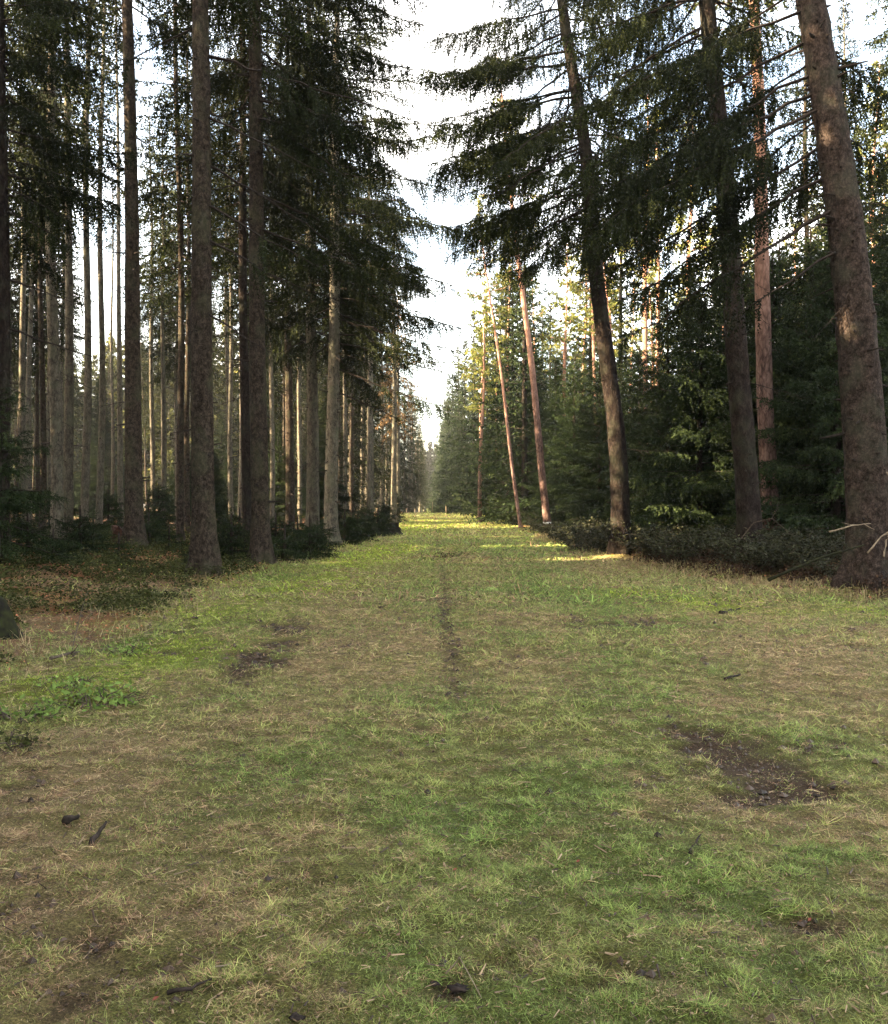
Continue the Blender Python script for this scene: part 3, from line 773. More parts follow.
RIGHT = [
    dict(px=873, d=15.6, pt=814, r=.36, z0=12.6, L=3.4, m=M_BARKR, tp=1.05, H=27, wob=.02, pw=1.7, stubs=150,
         ex=[(8.9, 2.95, 3.8, -22, .1, .03, .8), (8.3, 3.3, 4.6, -25, .1, .03, .8), (7.7, 2.8, 3.6, -25, .1, .02, .7), (7.2, 3.05, 3.8, -28, .08, .02, .7), (6.6, 3.25, 4.4, -30, .08, .02, .7), (10.0, 3.1, 3.6, -18, .1, .04, .9), (9.5, 2.75, 4.2, -20, .1, .02, .55, 1.4), (9.2, 2.3, 2.6, -20, .1, .02, 1, 1.3), (10.4, 2.5, 3.0, -16, .1, .02, 1, 1.3), (8.2, 2.4, 2.4, -22, .1, .02, .9, 1.3), (7.4, 2.2, 2.2, -22, .1, .02, .8, 1.2), (9.8, .9, 2.6, -15, .1, .02, 1, 1.3), (8.4, 1.1, 2.4, -18, .1, .02, .9, 1.3), (8.6, 3.1, 4.4, -22, .1, .02, .9, 1.4), (9.4, .4, 2.0, -20, .2, .05, 1), (7.9, .3, 1.6, -15, .3, .05, 1), (5.9, 3.4, 2.8, -32, .02, .03, .25)],
         lab='huge leaning spruce with knotty trunk at the right picture edge'),
    dict(px=752, d=20.5, pt=709, r=.255, z0=11.0, L=3.6, m=M_BARKD, H=26, wob=.03, pw=1.2, stubs=50,
         ex=[(11.6, 3.1, 3.8, -22, .08, .06, .8), (10.6, 2.8, 4.0, -24, .08, .06, .5), (9.6, 3.0, 4.2, -24, .08, .06, .7), (8.8, 3.3, 4.0, -26, .06, .06, .5), (8.0, 2.9, 3.6, -24, .06, .05, .45), (7.0, 3.2, 3.2, -24, .05, .05, .3), (11.2, .2, 2.4, -20, .1, .05, .7), (9.2, 2.7, 4.4, -20, .1, .02, .55, 1.4), (10.1, 3.3, 4.6, -18, .1, .02, .6, 1.5), (8.4, 3.15, 3.6, -22, .08, .02, .8, 1.4), (9.4, .1, 2.0, -20, .1, .02, .8, 1.2), (6.3, 3.0, 2.4, 2, .04, .05, .2)],
         lab='blackish leaning spruce directly in front of the flaky reddish trunk'),
    dict(px=621, d=26.0, pt=560, r=.255, z0=9.8, L=4.4, m=M_BARKD, H=25, wob=.05, pw=1.35, stubs=30,
         ex=[(15.6, 3.1, 4.0, -8, .1, .05, 1), (14.4, 3.3, 4.3, -12, .12, .06, 1), (13.4, 2.9, 3.9, -14, .12, .06, 1), (12.6, 3.2, 4.4, -18, .12, .05, 1), (11.6, 3.0, 3.7, -18, .12, .05, .9), (10.8, 3.2, 4.2, -22, .1, .05, .9), (10.0, 3.05, 3.8, -24, .08, .05, .7), (8.9, 3.2, 2.8, -20, .05, .05, .5), (10.4, 3.13, 4.2, -10, .12, .02, 1, 2.4), (12.0, 3.16, 4.6, -12, .1, .02, 1, 1.6), (10.9, .1, 2.6, -15, .1, .02, .9, 1.3), (9.9, .3, 2.4, -18, .1, .02, .8, 1.3)],
         lab='dark spruce leaning left with hanging needle curtains over the track'),
]


def hero(c, idx, side):
    rng = np.random.default_rng(100 + idx)
    d = c['d']; X = wx(c['px'], d); z0 = hz(X, d)
    ztop = wz(0, d); lean = (wx(c['pt'], d) - X) / (ztop - z0)
    ax = trunk_axis(c['H'], (lean, rng.normal() * .006), (0, 0), rng, c.get('wob', .025), (ztop - z0, c['pw']) if 'pw' in c else None)
    t = thing('spruce_tree', c['lab'], 'tree', (X, d, z0))
    tr = link('trunk', trunk_mesh('spruce trunk', c['H'], c['r'], ax, c['m'], rng, 26, .25, .55, c.get('stubs', 60), M_WOOD, pw=c.get('tp', .75)), t)
    fine = ztop + 2.5
    cr = link('crown', spruce_crown('spruce crown', c['H'], c['z0'], c['L'], ax, rng, 1.0 if d < 30 else 1.25, .48, (4, 6),
                                    bias=(PATHDIR if side < 0 else PI, .28), zfine=fine, r0=c['r'], extra=c['ex'], avoid=True), t)
    for k in range(16 if side < 0 else 10):
        link('dead_branch', dead_branches('dead branch', ax, c['r'], rng, 2.5, c['z0'] + 1.5, 1, (.3, 1.7)), t)
    return t


n_ = 0
for c in LEFT:
    hero(c, n_, -1); n_ += 1
for c in RIGHT:
    hero(c, n_, 1); n_ += 1

# ---- the pines on the right
PINES = [
    dict(px=549, d=45, pt=489, r=.175, H=24, z0=13.2, lab='slim pink barked pine with a white mark near its foot', mark=True),
    dict(px=774, d=24, pt=754, r=.22, H=24, z0=12.5, lab='flaky reddish pine trunk behind the blackish leaning spruce'),
    dict(px=643, d=52, pt=648, r=.19, H=25, z0=14, lab='sunlit orange pine between the leaning spruces, left one of two'),
    dict(px=660, d=54, pt=657, r=.17, H=25, z0=15, lab='sunlit orange pine between the leaning spruces, right one of two'),
    dict(px=521, d=58, pt=450, r=.10, H=21, z0=12.5, lab='thin pale pine leaning strongly left before the dark young spruces'),
    dict(px=596, d=60, pt=588, r=.13, H=23, z0=13, lab='thin straight pine stem left of the dark leaning spruce'),
    dict(px=497, d=85, pt=497, r=.14, H=15, z0=9, lab='farthest thin pale stem in the gap at the right verge'),
]
for k, c in enumerate(PINES):
    rng = np.random.default_rng(300 + k)
    d = c['d']; X = wx(c['px'], d); z0 = hz(X, d); lean = (wx(c['pt'], d) - X) / (wz(0, d) - z0)
    ax = trunk_axis(c['H'], (lean, 0), (0, 0), rng, .05)
    t = thing('pine_tree', c['lab'], 'tree', (X, d, z0))
    tr = link('trunk', trunk_mesh('pine trunk', c['H'], c['r'], ax, M_PBARK, rng, 14, .35, .2, 12, M_WOOD), t)
    link('crown', pine_crown('pine crown', c['H'], c['z0'], ax, rng, 36, 2.7, .15, 1.1), t)
    for _ in range(8):
        link('dead_branch', dead_branches('dead branch', ax, c['r'], rng, 4, c['z0'], 1, (.4, 1.5), M_TWIG), t)
    if c.get('mark'):
        x1, y1 = ax(np.array([.62, .70])); rr = c['r'] * 1.12
        V, T = tube(np.stack([x1, y1, np.array([.62, .70])], 1), np.array([rr, rr]) * 1.08, 14, True)
        link('paint_band', new_mesh('paint band', V, T, [M_WHITE], None, True), t)

# ---- brown larch seen over the far left verge
rng = np.random.default_rng(401)
d = 78; X = wx(398, d)
t = thing('larch_tree', 'brown autumn larch glowing behind the bare boughs over the track', 'tree', (X, d, hz(X, d)))
link('trunk', trunk_mesh('larch trunk', 20, .2, straight, M_BARKG, rng, 12, .5), t)
link('crown', spruce_crown('larch crown', 20, 8, 2.9, straight, rng, 2.2, .6, (4, 6), M_LARCH, step=.06, w=.06, hang=.35), t)

# ---- prototypes for the many background trees
PROTO_AT = (0, -300, -50)


def proto_spruce(seed, H, r, z0, Lmax, lod, bark, name='spruce_tree', label='', group='', young=False, sides=12, mat=None, zfine=99, dead=18, wh=.55, nb=(4, 6), cat='tree', **kw):
    rng = np.random.default_rng(seed)
    ax = trunk_axis(H, (0, 0), (0, 0), rng, .05 if not young else .02)
    t = thing(name, label, cat, PROTO_AT, 0, group)
    link('trunk', trunk_mesh(name + ' trunk', H, r, ax, bark, rng, sides, .5, .3, 10 if not young else 0, M_WOOD), t)
    link('crown', spruce_crown(name + ' crown', H, z0, Lmax, ax, rng, lod, wh, nb, mat, young=young, r0=r, zfine=zfine, dead=dead, **kw), t)
    return t


ST_TALL = proto_spruce(509, 25, .12, 20, 1.4, 1.9, M_BARKG, label='x', group='x')
USED = {}


def place(proto, x, y, rz, label=None, group=None, s=1.0, tilt=(0, 0), dz=0, sz=None):
    loc = (x, y, hz(x, y) + dz)
    sc = (s, s, sz or s)
    if proto.name not in USED:
        USED[proto.name] = 1
        proto.location = loc; proto.rotation_euler = (tilt[0], tilt[1], rz); proto.scale = sc
        if label:
            proto['label'] = label
        if group:
            proto['group'] = group
        return proto
    return copy_thing(proto, loc, rz, label, group, sc, tilt)


R = np.random.default_rng(21)
# deep stand on the left
ST = [proto_spruce(500 + k, H, r, z0, L, lod, b, label='x', group='x') for k, (H, r, z0, L, lod, b) in enumerate((
    (24, .125, 9.5, 2.4, 1.9, M_BARKG), (25, .145, 11.5, 2.4, 1.9, M_BARKG), (23, .11, 8.0, 2.2, 1.9, M_BARK), (25, .135, 13.0, 2.2, 2.1, M_BARKG), (24, .115, 10.5, 2.2, 2.1, M_BARK)))]
taken = [(wx(c['px'], c['d']), c['d']) for c in LEFT]
# stems one can point at between the big trunks: (px, distance, group proto)
LISTED = [(100, 36, 0, 'palest slim stem left of the trunk with the red stump at its foot'), (85, 33, 2, None), (70, 31, 1, None), (28, 38, 3, None), (53, 44, 0, None), (122, 43, 1, None),
          (188, 40, 4, None), (178, 52, 0, None), (154, 55, 3, None), (40, 50, 4, None), (10, 46, 0, None), (272, 48, 0, None), (285, 60, 2, None), (300, 56, 3, None),
          (345, 58, 1, None), (352, 66, 4, None), (232, 50, 3, None), (240, 62, 0, None), (165, 66, 1, None), (113, 60, 2, None), (340, 80, 0, None), (383, 84, 1, None), (362, 76, 3, None)]
GL = 'slim spruces of the deep left stand'
LL = 'slim bare spruce stem among many in the shady stand left of the track'
for px, d, k, lab in LISTED:
    x = wx(px, d); taken.append((x, d))
    place(ST_TALL if 80 < px < 126 and d < 70 else ST[k], x, d, R.uniform(0, 6), lab or LL, None if lab else GL, R.uniform(.9, 1.1), (R.normal() * .008, R.normal() * .008))
cnt = 0
yy = 22.0
cand = []
while yy < 120:
    for k in range(30):
        xx = -7.5 - 5.0 * k * (1 + yy / 300) + R.uniform(-1.6, 1.6)
        y2 = yy + R.uniform(-1.9, 1.9)
        if xx < -(y2 * .5 + 3):
            break
        cand.append((xx, y2))
    yy += 5.4 * (1 + yy / 150)
for xx, y2 in cand:
    if min((xx - a) ** 2 + (y2 - b) ** 2 for a, b in taken) < 1.7 ** 2 or xx > -5.2:
        continue
    pq = VPX + F * xx / y2
    if 84 < pq < 126 or (66 < pq < 142 and y2 < 75) or (300 < pq and y2 < 60):
        continue
    taken.append((xx, y2))
    place(ST[R.integers(0, 5)], xx, y2, R.uniform(0, 6), LL, GL, R.uniform(.75, 1.2), (R.normal() * .02, R.normal() * .02), 0, R.uniform(.85, 1.1))
    cnt += 1
print('left stand', cnt)
# dark spruces further back between and beside the big leaning trunks on the right
for px, d, k, lab in ((806, 33, 2, 'dark lacy spruce filling the sky between the blackish and the huge leaning spruce'), (905, 30, 0, 'dark spruce whose boughs hang in from the right picture edge beyond the huge trunk'), (845, 42, 1, 'spruce crown half hidden behind the huge leaning trunk')):
    place(ST[k], wx(px, d), d, R.uniform(0, 6), lab, None, 1.0)

# far rows that close the vista
FAR = [proto_spruce(540 + k, H, .2, z0, L, 3.2, M_BARKG, label='x', group='x', dead=0, sides=8, wh=.8) for k, (H, z0, L) in enumerate(((24, 3.5, 3.2), (22, 1.5, 3.0), (25, 5.5, 3.3)))]
LFA = 'distant full spruce in the left row along the track toward its vanishing end'
for k in range(34):
    y2 = 68 + k * 5.2 * (1 + k * .012); 
    place(FAR[R.integers(0, 3)], -5.4 - R.uniform(0, 1.4) + 3.2 * float(sstep(75, 170, y2)), y2 + R.uniform(-1, 1), R.uniform(0, 6), LFA, 'distant left row of spruces', R.uniform(.78, .98) * (1 - .1 * (y2 > 150)))
    if k % 2 == 0:
        place(FAR[R.integers(0, 3)], -10.5 - R.uniform(0, 3), y2 + R.uniform(-2, 2), R.uniform(0, 6), LFA, 'distant left row of spruces', R.uniform(.85, 1.05))

# dark young spruces that wall the right verge
YS = [proto_spruce(560 + k, H, r, .35, L, lod, M_BARKD, 'young_spruce', 'x', 'x', True, 8, M_YOUNG, dead=0, wh=.32, nb=(5, 8), hang=.34, ragged=.4, w=.062) for k, (H, r, L, lod) in enumerate(((9.5, .11, 2.7, 1.1), (7.5, .09, 2.4, 1.05), (12.5, .14, 3.1, 1.35)))]
YL = 'dense dark young spruce in the evergreen wall behind the right hand trunks'
YG = 'young spruces of the evergreen wall'
for px, d, k, s in ((700, 27, 1, 1.0), (812, 26.5, 0, 1.0), (838, 22.5, 1, 1.15), (742, 27, 0, .9), (775, 28, 1, 1.2), (905, 24, 0, 1.1), (668, 33, 0, .95), (725, 34, 2, .95), (780, 31, 0, 1.1), (850, 31, 2, 1.05), (640, 40, 1, 1.1), (600, 43, 0, .9), (690, 42, 2, 1.0), (915, 34, 2, 1.1),
                    (760, 42, 2, 1.1), (835, 44, 2, 1.2), (575, 50, 0, 1.0), (622, 52, 2, .85), (556, 60, 2, .9), (590, 64, 2, 1.0), (640, 62, 2, .9), (700, 58, 2, 1.0), (535, 66, 2, 1.0), (885, 50, 2, 1.3), (800, 58, 2, 1.2), (565, 74, 2, 1.1), (610, 80, 2, 1.1), (525, 78, 2, 1.05), (660, 76, 2, 1.1), (740, 72, 2, 1.2)):
    place(YS[k], wx(px, d), d, R.uniform(0, 6), YL, YG, s)
UL = 'young spruce filling the shade deep between the left hand stems'
for k in range(30):
    d = R.uniform(52, 112); px = R.uniform(0, 385)
    place(YS[R.integers(0, 3)], wx(px, d), d, R.uniform(0, 6), UL, 'young spruces deep in the left stand', R.uniform(.45, 1.0))
YF = [proto_spruce(580 + k, H, .15, .4, L, 3.0, M_BARKD, 'young_spruce', 'x', 'x', True, 6, M_YOUNG, dead=0, wh=.6, nb=(5, 7), hang=.4, ragged=.45) for k, (H, L) in enumerate(((15, 3.0), (17.5, 3.1), (13, 2.7)))]
RF = 'distant dark spruce in the right row along the track toward its vanishing end'
for k in range(32):
    y2 = 62 + k * 5.0 * (1 + k * .012)
    place(YF[R.integers(0, 3)], 5.9 + R.uniform(0, 1.0) - 3.2 * float(sstep(75, 170, y2)), y2 + R.uniform(-1, 1), R.uniform(0, 6), RF, 'distant right row of spruces', R.uniform(1.3, 1.6))
    if k % 2 == 0:
        place(YF[R.integers(0, 3)], 10.5 + R.uniform(0, 3), y2 + R.uniform(-2, 2), R.uniform(0, 6), RF, 'distant right row of spruces', R.uniform(1.2, 1.5))

# pines standing behind the evergreen wall
PB = []
for k in range(3):
    rng = np.random.default_rng(620 + k)
    t = thing('pine_tree', 'x', 'tree', PROTO_AT, 0, 'x')
    H = (22, 24, 20)[k]; ax = trunk_axis(H, (0, 0), (0, 0), rng, .12)
    link('trunk', trunk_mesh('far pine trunk', H, .17, ax, M_PBARK, rng, 10, .6, .2), t)
    link('crown', pine_crown('far pine crown', H, H * .5, ax, rng, 34, 3.0, .24, .8), t)
    PB.append(t)
PL = 'tall yellow green pine rising behind the evergreen wall'
for px, d in ((480, 72), (562, 66), (618, 58), (692, 50), (738, 54), (800, 50), (828, 60), (872, 48), (896, 56), (480, 95), (508, 72), (535, 84), (560, 90), (585, 76), (612, 70), (630, 88), (655, 70), (675, 92), (690, 66), (720, 84), (745, 62), (775, 78), (805, 66), (835, 80), (860, 58), (885, 70), (905, 82), (520, 105), (600, 104), (700, 104), (800, 100), (870, 98), (650, 112), (750, 110), (500, 120), (560, 118)):
    place(PB[R.integers(0, 3)], wx(px, d), d, R.uniform(0, 6), PL, 'pines behind the evergreen wall', R.uniform(.85, 1.1), (R.normal() * .03, R.normal() * .03))

# far-off wood that closes the end of the vista and the depths on both sides, plus added shade trees
def wood(seed, spots, H, mat, lab):
    rng = np.random.default_rng(seed); G = Geo(); TW = []
    for x, y in spots:
        h = H * rng.uniform(.75, 1.1); z0 = hz(x, y)
        V, T = tube(np.array([[x, y, z0 - .3], [x, y, z0 + h * .5], [x, y, z0 + h]]), np.array([.22, .15, .03]), 6); G.add(V, T, 0, .5, True)
        n = 420
        t = rng.random(n) ** 1.3; a = rng.uniform(0, 2 * PI, n); z = z0 + h * (.12 + .88 * t); L = (3.4 * (1 - t) ** .8 + .2) * rng.uniform(.5, 1.1, n)
        O = np.stack([np.full(n, x), np.full(n, y), z], 1); D = unit(np.stack([np.cos(a), np.sin(a), -.2 + .5 * t], 1))
        TW.append((O, D, L, np.full(n, .25), np.clip(.45 + .18 * rng.normal(size=n), 0, 1)))
    flush(G, TW, .32, .5, rng, 3, 1.6)
    o = link('far_wood', G.mesh('far wood', [M_BARKG, mat])); tag(o, kind='stuff', label=lab)


sp = [(x + R.uniform(-1.5, 1.5), y + R.uniform(-3, 3)) for y in (285, 297, 310) for x in np.arange(-40, 44, 5.0)]
wood(1, sp, 23, M_SPRUCE, 'far dark wood closing the end of the grass track')
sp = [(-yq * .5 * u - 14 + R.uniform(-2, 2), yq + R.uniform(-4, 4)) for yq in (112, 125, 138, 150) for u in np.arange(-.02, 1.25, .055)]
wood(2, sp, 25, M_FARW, 'distant wood painted sunlit behind the left stand of stems')
sp0 = [(yq * .5 * u + 14 + R.uniform(-2, 2), yq + R.uniform(-4, 4)) for yq in (118, 132) for u in np.arange(.1, 1.25, .08)]
RW = np.random.default_rng(91)
sp = [(xq + RW.uniform(-1.6, 1.6), yq + RW.uniform(-1.6, 1.6)) for xq in np.arange(-78, -11, 4.7) for yq in np.arange(-44, 100, 4.7) if yq < -xq * 1.5 - 6 and (yq < 22 + .25 * xq or RW.random() < (.66 if yq < 62 + .25 * xq else .32))]  # unseen trees added to block the sun, densest where they shade the foreground
sp += [(-13, 10.2), (-16.5, 11.6), (-20, 13.2), (-25, 12.4)]  # extra unseen trees added to keep sun off the huge leaning spruce
wood(4, sp, 25, M_SPRUCE, 'unseen trees continuing the left stand, added to shade the track')
wood(3, sp0, 19, M_SPRUCE, 'distant wood behind the right hand pines')


# ------------------------------------------------------------------ undergrowth
def leafy_bush(seed, rx, ry, h, n, ls, mat, stems=30, wood=None, up=.3, flat=False):
    """arching stems with leaves set along them, uneven dome"""
    rng = np.random.default_rng(seed); G = Geo()
    Os, Ds, tn = [], [], []
    per = max(4, n // stems)
    for k in range(stems):
        a = rng.uniform(0, 2 * PI); b = rng.random() ** .5 * .55
        p0 = np.array([math.cos(a) * rx * b, math.sin(a) * ry * b, -.03]); a2 = a + rng.normal() * .7
        out = np.array([math.cos(a2) * rx, math.sin(a2) * ry, 0]) * rng.uniform(.3, .9); hh = h * rng.uniform(.45, 1.15)
        s = np.linspace(0, 1, 7)
        P = p0 + out * (s ** 1.3)[:, None]; P[:, 2] += hh * (1.9 * s - 1.05 * s * s) if not flat else hh * s
        P += rng.normal(size=P.shape) * .02
        V, T = tube(P, .007 * (1.2 - s), 3, False); G.add(V, T, 0)
        q = rng.uniform(.15, 1, per) * 6; i0 = np.minimum(q.astype(int), 5); fr = (q - i0)[:, None]
        o_ = P[i0] * (1 - fr) + P[i0 + 1] * fr
        Os.append(o_ + rng.normal(size=o_.shape) * ls * .7); d_ = rng.normal(size=o_.shape); d_[:, 2] *= .5; Ds.append(unit(d_)); tn.append(np.clip(.45 + .2 * rng.normal(size=per) + .1 * rng.normal(), 0, 1))
    O = np.concatenate(Os); D = np.concatenate(Ds); t_ = np.concatenate(tn)
    Nn = unit(rng.normal(size=O.shape) * .6 + np.array([0, 0, up + .5]))
    L = ls * rng.uniform(.6, 1.3, len(O))
    V, T, a = leaves(O, D, Nn, L, L * .6, t_); G.add(V, T, 1, a)
    return G


def bush_thing(name, label, cat, geo, mats, loc, rz=0, group=None):
    """foliage and stems of a bush as two meshes under one thing"""
    V = np.concatenate(geo.V); T = np.concatenate(geo.T); M = np.concatenate(geo.M); A = np.concatenate(geo.A)
    t = thing(name, label, cat, loc, rz, group)
    for k, nm in ((0, 'stems'), (1, 'foliage')):
        Tk = T[M == k]
        u, inv = np.unique(Tk, return_inverse=True)
        link(nm, new_mesh(name + ' ' + nm, V[u], inv.reshape(-1, 3), [mats[k]], None, False, A[u]), t)
    return t


# brambles along the foot of the right wall
BR = [bush_thing('bramble_bush', 'x', 'bush', leafy_bush(700 + k, 1.5, 1.1, h, 2600, .085, M_BRAMBLE, 60), [M_TWIG, M_BRAMBLE], PROTO_AT, 0, 'x') for k, h in enumerate((.8, .65, .95))]
BL = 'low dark bramble thicket at the foot of the right hand trunks'
for px, d, s in ((585, 30, .9), (612, 28, 1), (640, 26, 1), (668, 24.5, 1), (690, 22.5, .95), (640, 30, 1.1), (700, 26, 1.1), (725, 21.5, .9), (590, 35, 1.1), (565, 38, 1), (620, 34, 1.1), (555, 45, 1.1), (545, 52, 1.2), (535, 62, 1.3), (750, 20.2, .8), (775, 19, .8), (735, 24, 1.1), (800, 18.6, .75),
                 (790, 21.5, 1), (825, 19.5, .9), (845, 17.3, .6), (525, 75, 1.4), (518, 90, 1.5), (512, 105, 1.6), (665, 28, 1), (830, 23, 1)):
    place(BR[R.integers(0, 3)], wx(px, d), d, R.uniform(0, 6), BL, 'brambles under the evergreen wall', s)

# small dark spruce bushes under the left trees
SB = [proto_spruce(720 + k, h, .03, .08, l, .8, M_WOOD, 'spruce_bush', 'x', 'x', True, 6, M_YOUNG, dead=0, wh=.16, nb=(5, 7), hang=.18, ragged=.5, step=.035, w=.045, cat='bush') for k, (h, l) in enumerate(((1.25, .95), (.95, .85), (1.8, 1.0)))]
SBL = 'low dark spruce bush among the trunks along the left verge'
for px, d, k, s in ((232, 23, 0, 1), (285, 24.5, 1, 1.0), (310, 26, 0, 1.0), (298, 28, 1, 1.2), (345, 34, 0, 1.1), (358, 38, 0, 1), (378, 45, 0, 1.2), (385, 54, 2, 1), (170, 24, 1, .7), (365, 44, 2, .9), (240, 30, 0, 1), (150, 34, 0, 1.1), (215, 36, 2, 1), (110, 42, 2, 1.1), (60, 40, 2, 1.2), (265, 33, 0, .9), (160, 46, 2, 1.3), (20, 48, 2, 1.4), (395, 72, 2, 1.3), (190, 21, 1, .5), (120, 20.5, 1, .7), (55, 19, 1, .75), (150, 27, 0, .9), (30, 24, 0, .9), (95, 27, 1, 1.0), (222, 26, 1, .9), (276, 29, 0, 1.0), (318, 31, 1, 1.1), (352, 41, 0, 1.1)):
    place(SB[k], wx(px, d), d, R.uniform(0, 6), SBL, 'spruce bushes along the left verge', s)
place(SB[0], wx(82, 21.5), 21.5, 1.0, 'rounded dark spruce bush before the orange leaf litter', None, 1.0)
# the young spruce whose sprays reach in at the left edge
rng = np.random.default_rng(733)
t = thing('young_spruce', 'young spruce reaching pale drooping sprays in from the left picture edge', 'tree', (wx(2, 18.0), 18.0, hz(wx(2, 18), 18)))
link('trunk', trunk_mesh('small spruce trunk', 3.6, .05, straight, M_BARKD, rng, 8, .3), t)
link('crown', spruce_crown('small spruce crown', 3.6, .5, 1.5, straight, rng, .75, .3, (4, 6), M_YOUNG, young=True, hang=.26, step=.035, w=.045), t)

# bilberry and moss hummocks on the left forest floor (a carpet nobody could count)
def carpet(seed, n, region, ls, h, name, mat, lab, dens):
    rng = np.random.default_rng(seed)
    x = rng.uniform(region[0], region[1], n); y = region[2] + (region[3] - region[2]) * rng.random(n) ** 1.5
    m = dens(x, y); k = rng.random(n) < m; x, y, m = x[k], y[k], m[k]; n = len(x)
    z = height(x, y) + h * rng.random(n) ** 1.2 * np.clip(m, .2, 1) * np.clip(2.6 * fbm(x * 1.1, y * 1.1, 2) - .5, .1, 3)
    D = rng.normal(size=(n, 3)); D[:, 2] = .35 * D[:, 2] + .2; D = unit(D); Nn = unit(rng.normal(size=(n, 3)) * .6 + [0, 0, 1])
    L = ls * rng.uniform(.6, 1.4, n) * (1 + y / 40)
    V, T, a = leaves(np.stack([x, y, z], 1), D, Nn, L, L * .55, np.clip(.45 + .6 * (fbm(x * 2, y * 2, 2) - .5) + .15 * rng.normal(size=n), 0, 1))
    tag(link(name, new_mesh(name, V, T, [mat], None, False, a)), lab, kind='stuff')


def dl(x, y):
    e = edge_left(y) - x + 1.8 * (fbm(x * .9 + 5, y * .9, 3) - .5)
    return sstep(-.1, .7, e) * sstep(.49, .60, fbm(x * .7 + 3, y * .7, 3)) * in_view(x, y, 1.5)


carpet(811, 420000, (-20, -3.0, 6.5, 42), .042, .30, 'bilberry_undergrowth', M_BERRY, 'dark bilberry undergrowth on the left forest floor', dl)


def dr(x, y):
    e = x - edge_right(y)
    return sstep(.0, 1.4, e) * (1 - sstep(1.8, 3.0, e)) * sstep(.36, .54, fbm(x * .9 + 13, y * .9, 3)) * in_view(x, y, 1.5)


carpet(812, 210000, (3.5, 14, 13, 36), .045, .34, 'dead_undergrowth', M_DEAD, 'reddish brown dead bramble and bracken along the right verge', dr)
carpet(813, 160000, (3.5, 18, 13, 45), .040, .36, 'dark_undergrowth', M_BRAMBLE, 'dark green trailing undergrowth below the right hand trunks',
       lambda x, y: sstep(.3, 1.3, x - edge_right(y)) * sstep(.36, .55, fbm(x * .8 + 63, y * .8, 3)) * in_view(x, y, 1.5))

# ------------------------------------------------------------------ small things one can point at
def weed(label, px, py, s, seed, mat=M_WEED, n=260, group=None):
    d = EYE * F / (py - VPY); x = wx(px, d)
    G = leafy_bush(seed, .34 * s, .26 * s, .14 * s, n, .05 * s, mat, 24)
    bush_thing('weed_plant', label, 'plant', G, [M_TWIG, mat], (x, d, hz(x, d)), 0, group)


weed('bright green leafy weed clump by the left picture edge', 18, 722, 1.0, 901)
weed('larger bright green weed clump right of the one at the edge', 95, 708, 1.15, 902)
weed('small green weed tuft just above the two bright clumps', 62, 690, .8, 903)
weed('dark green rosette weed low at the left picture edge', 4, 750, .8, 904, M_BERRY)
weed('green weed clump on the mossy bank under the left trunks', 130, 655, .9, 905)
weed('lone dark upright tuft beside the worn line of the track', 450, 557, 1.3, 906, M_BERRY, 110)

# stumps
def stump(name, label, px, d, r, h, mat, seed, topm, jag=.2):
    rng = np.random.default_rng(seed); x = wx(px, d)
    sides = 20; an = np.arange(sides) * 2 * PI / sides
    z = np.array([-.2, 0, .1, .25, .5, .8, 1.0]) * h
    Rr = r * (1 + .45 * np.exp(-np.maximum(z, 0) / (.25 * h)))[:, None] * (1 + .1 * np.cos(4 * an + 1)[None] + .04 * rng.normal(size=(len(z), sides)))
    P = np.stack([0 * z, 0 * z, z], 1)
    if jag < .1:
        Rr = Rr * np.sqrt(np.clip(1.06 - np.clip(z / h, 0, 1) ** 2.2, .05, 1))[:, None] * 1.5
    V, T = tube(P, Rr, sides, True)
    V[6 * sides:7 * sides, 2] += rng.uniform(-jag, jag * .6, sides) * h
    V[7 * sides, 2] -= .12 * h
    t = thing(name, label, 'stump', (x, d, hz(x, d)))
    ns = len(T) - 2 * sides
    top = T[ns:ns + sides]; body = np.concatenate([T[:ns], T[ns + sides:]])
    link('bark', new_mesh('stump bark', V, body, [mat], None, True), t)
    u, inv = np.unique(top, return_inverse=True)
    link('cut_face', new_mesh('stump face', V[u], inv.reshape(-1, 3), [topm], None, False), t)
    return t


stump('tree_stump', 'rotten reddish stump behind the third thick trunk from the track', 124, 24.6, .30, .62, M_ROT, 41, M_ROT)
stump('tree_stump', 'dark mossy stump at the left picture edge beside the undergrowth', -8, 10.4, .17, .50, M_MOSSY, 42, M_MOSSY, .03)
stump('tree_stump', 'low dark mound of a stump at the end of the left verge bushes', 383, 48, .8, .55, M_BLACK, 43, M_BLACK, .3)


def stick(label, pts, r, mat, name='fallen_stick', cat='stick', group=None, seed=0, twigs=0):
    rng = np.random.default_rng(seed)
    P = np.asarray(pts, float); t_ = np.linspace(0, 1, 7); k = np.linspace(0, 1, len(P))
    Q = np.stack([np.interp(t_, k, P[:, c]) for c in range(3)], 1) + rng.normal(size=(7, 3)) * r * .3
    org = Q[0].copy(); Q -= org
    G = Geo(); V, T = tube(Q, r * (1 - .6 * t_) * (1 + .05 * rng.normal(size=7)), 8); G.add(V, T, 0, .5, True)
    for j in range(twigs):
        i0 = rng.integers(2, 6); d_ = unit(Q[i0] - Q[i0 - 1] + rng.normal(size=3) * .6); l_ = rng.uniform(.2, .5) * np.linalg.norm(Q[-1])
        V, T = tube(np.stack([Q[i0], Q[i0] + d_ * l_ * .5, Q[i0] + d_ * l_ + rng.normal(size=3) * .03]), np.array([.5, .35, .15]) * r, 5); G.add(V, T, 0)
    o = link(name, G.mesh(name, [mat]), None, tuple(org))
    return tag(o, label, cat, group)


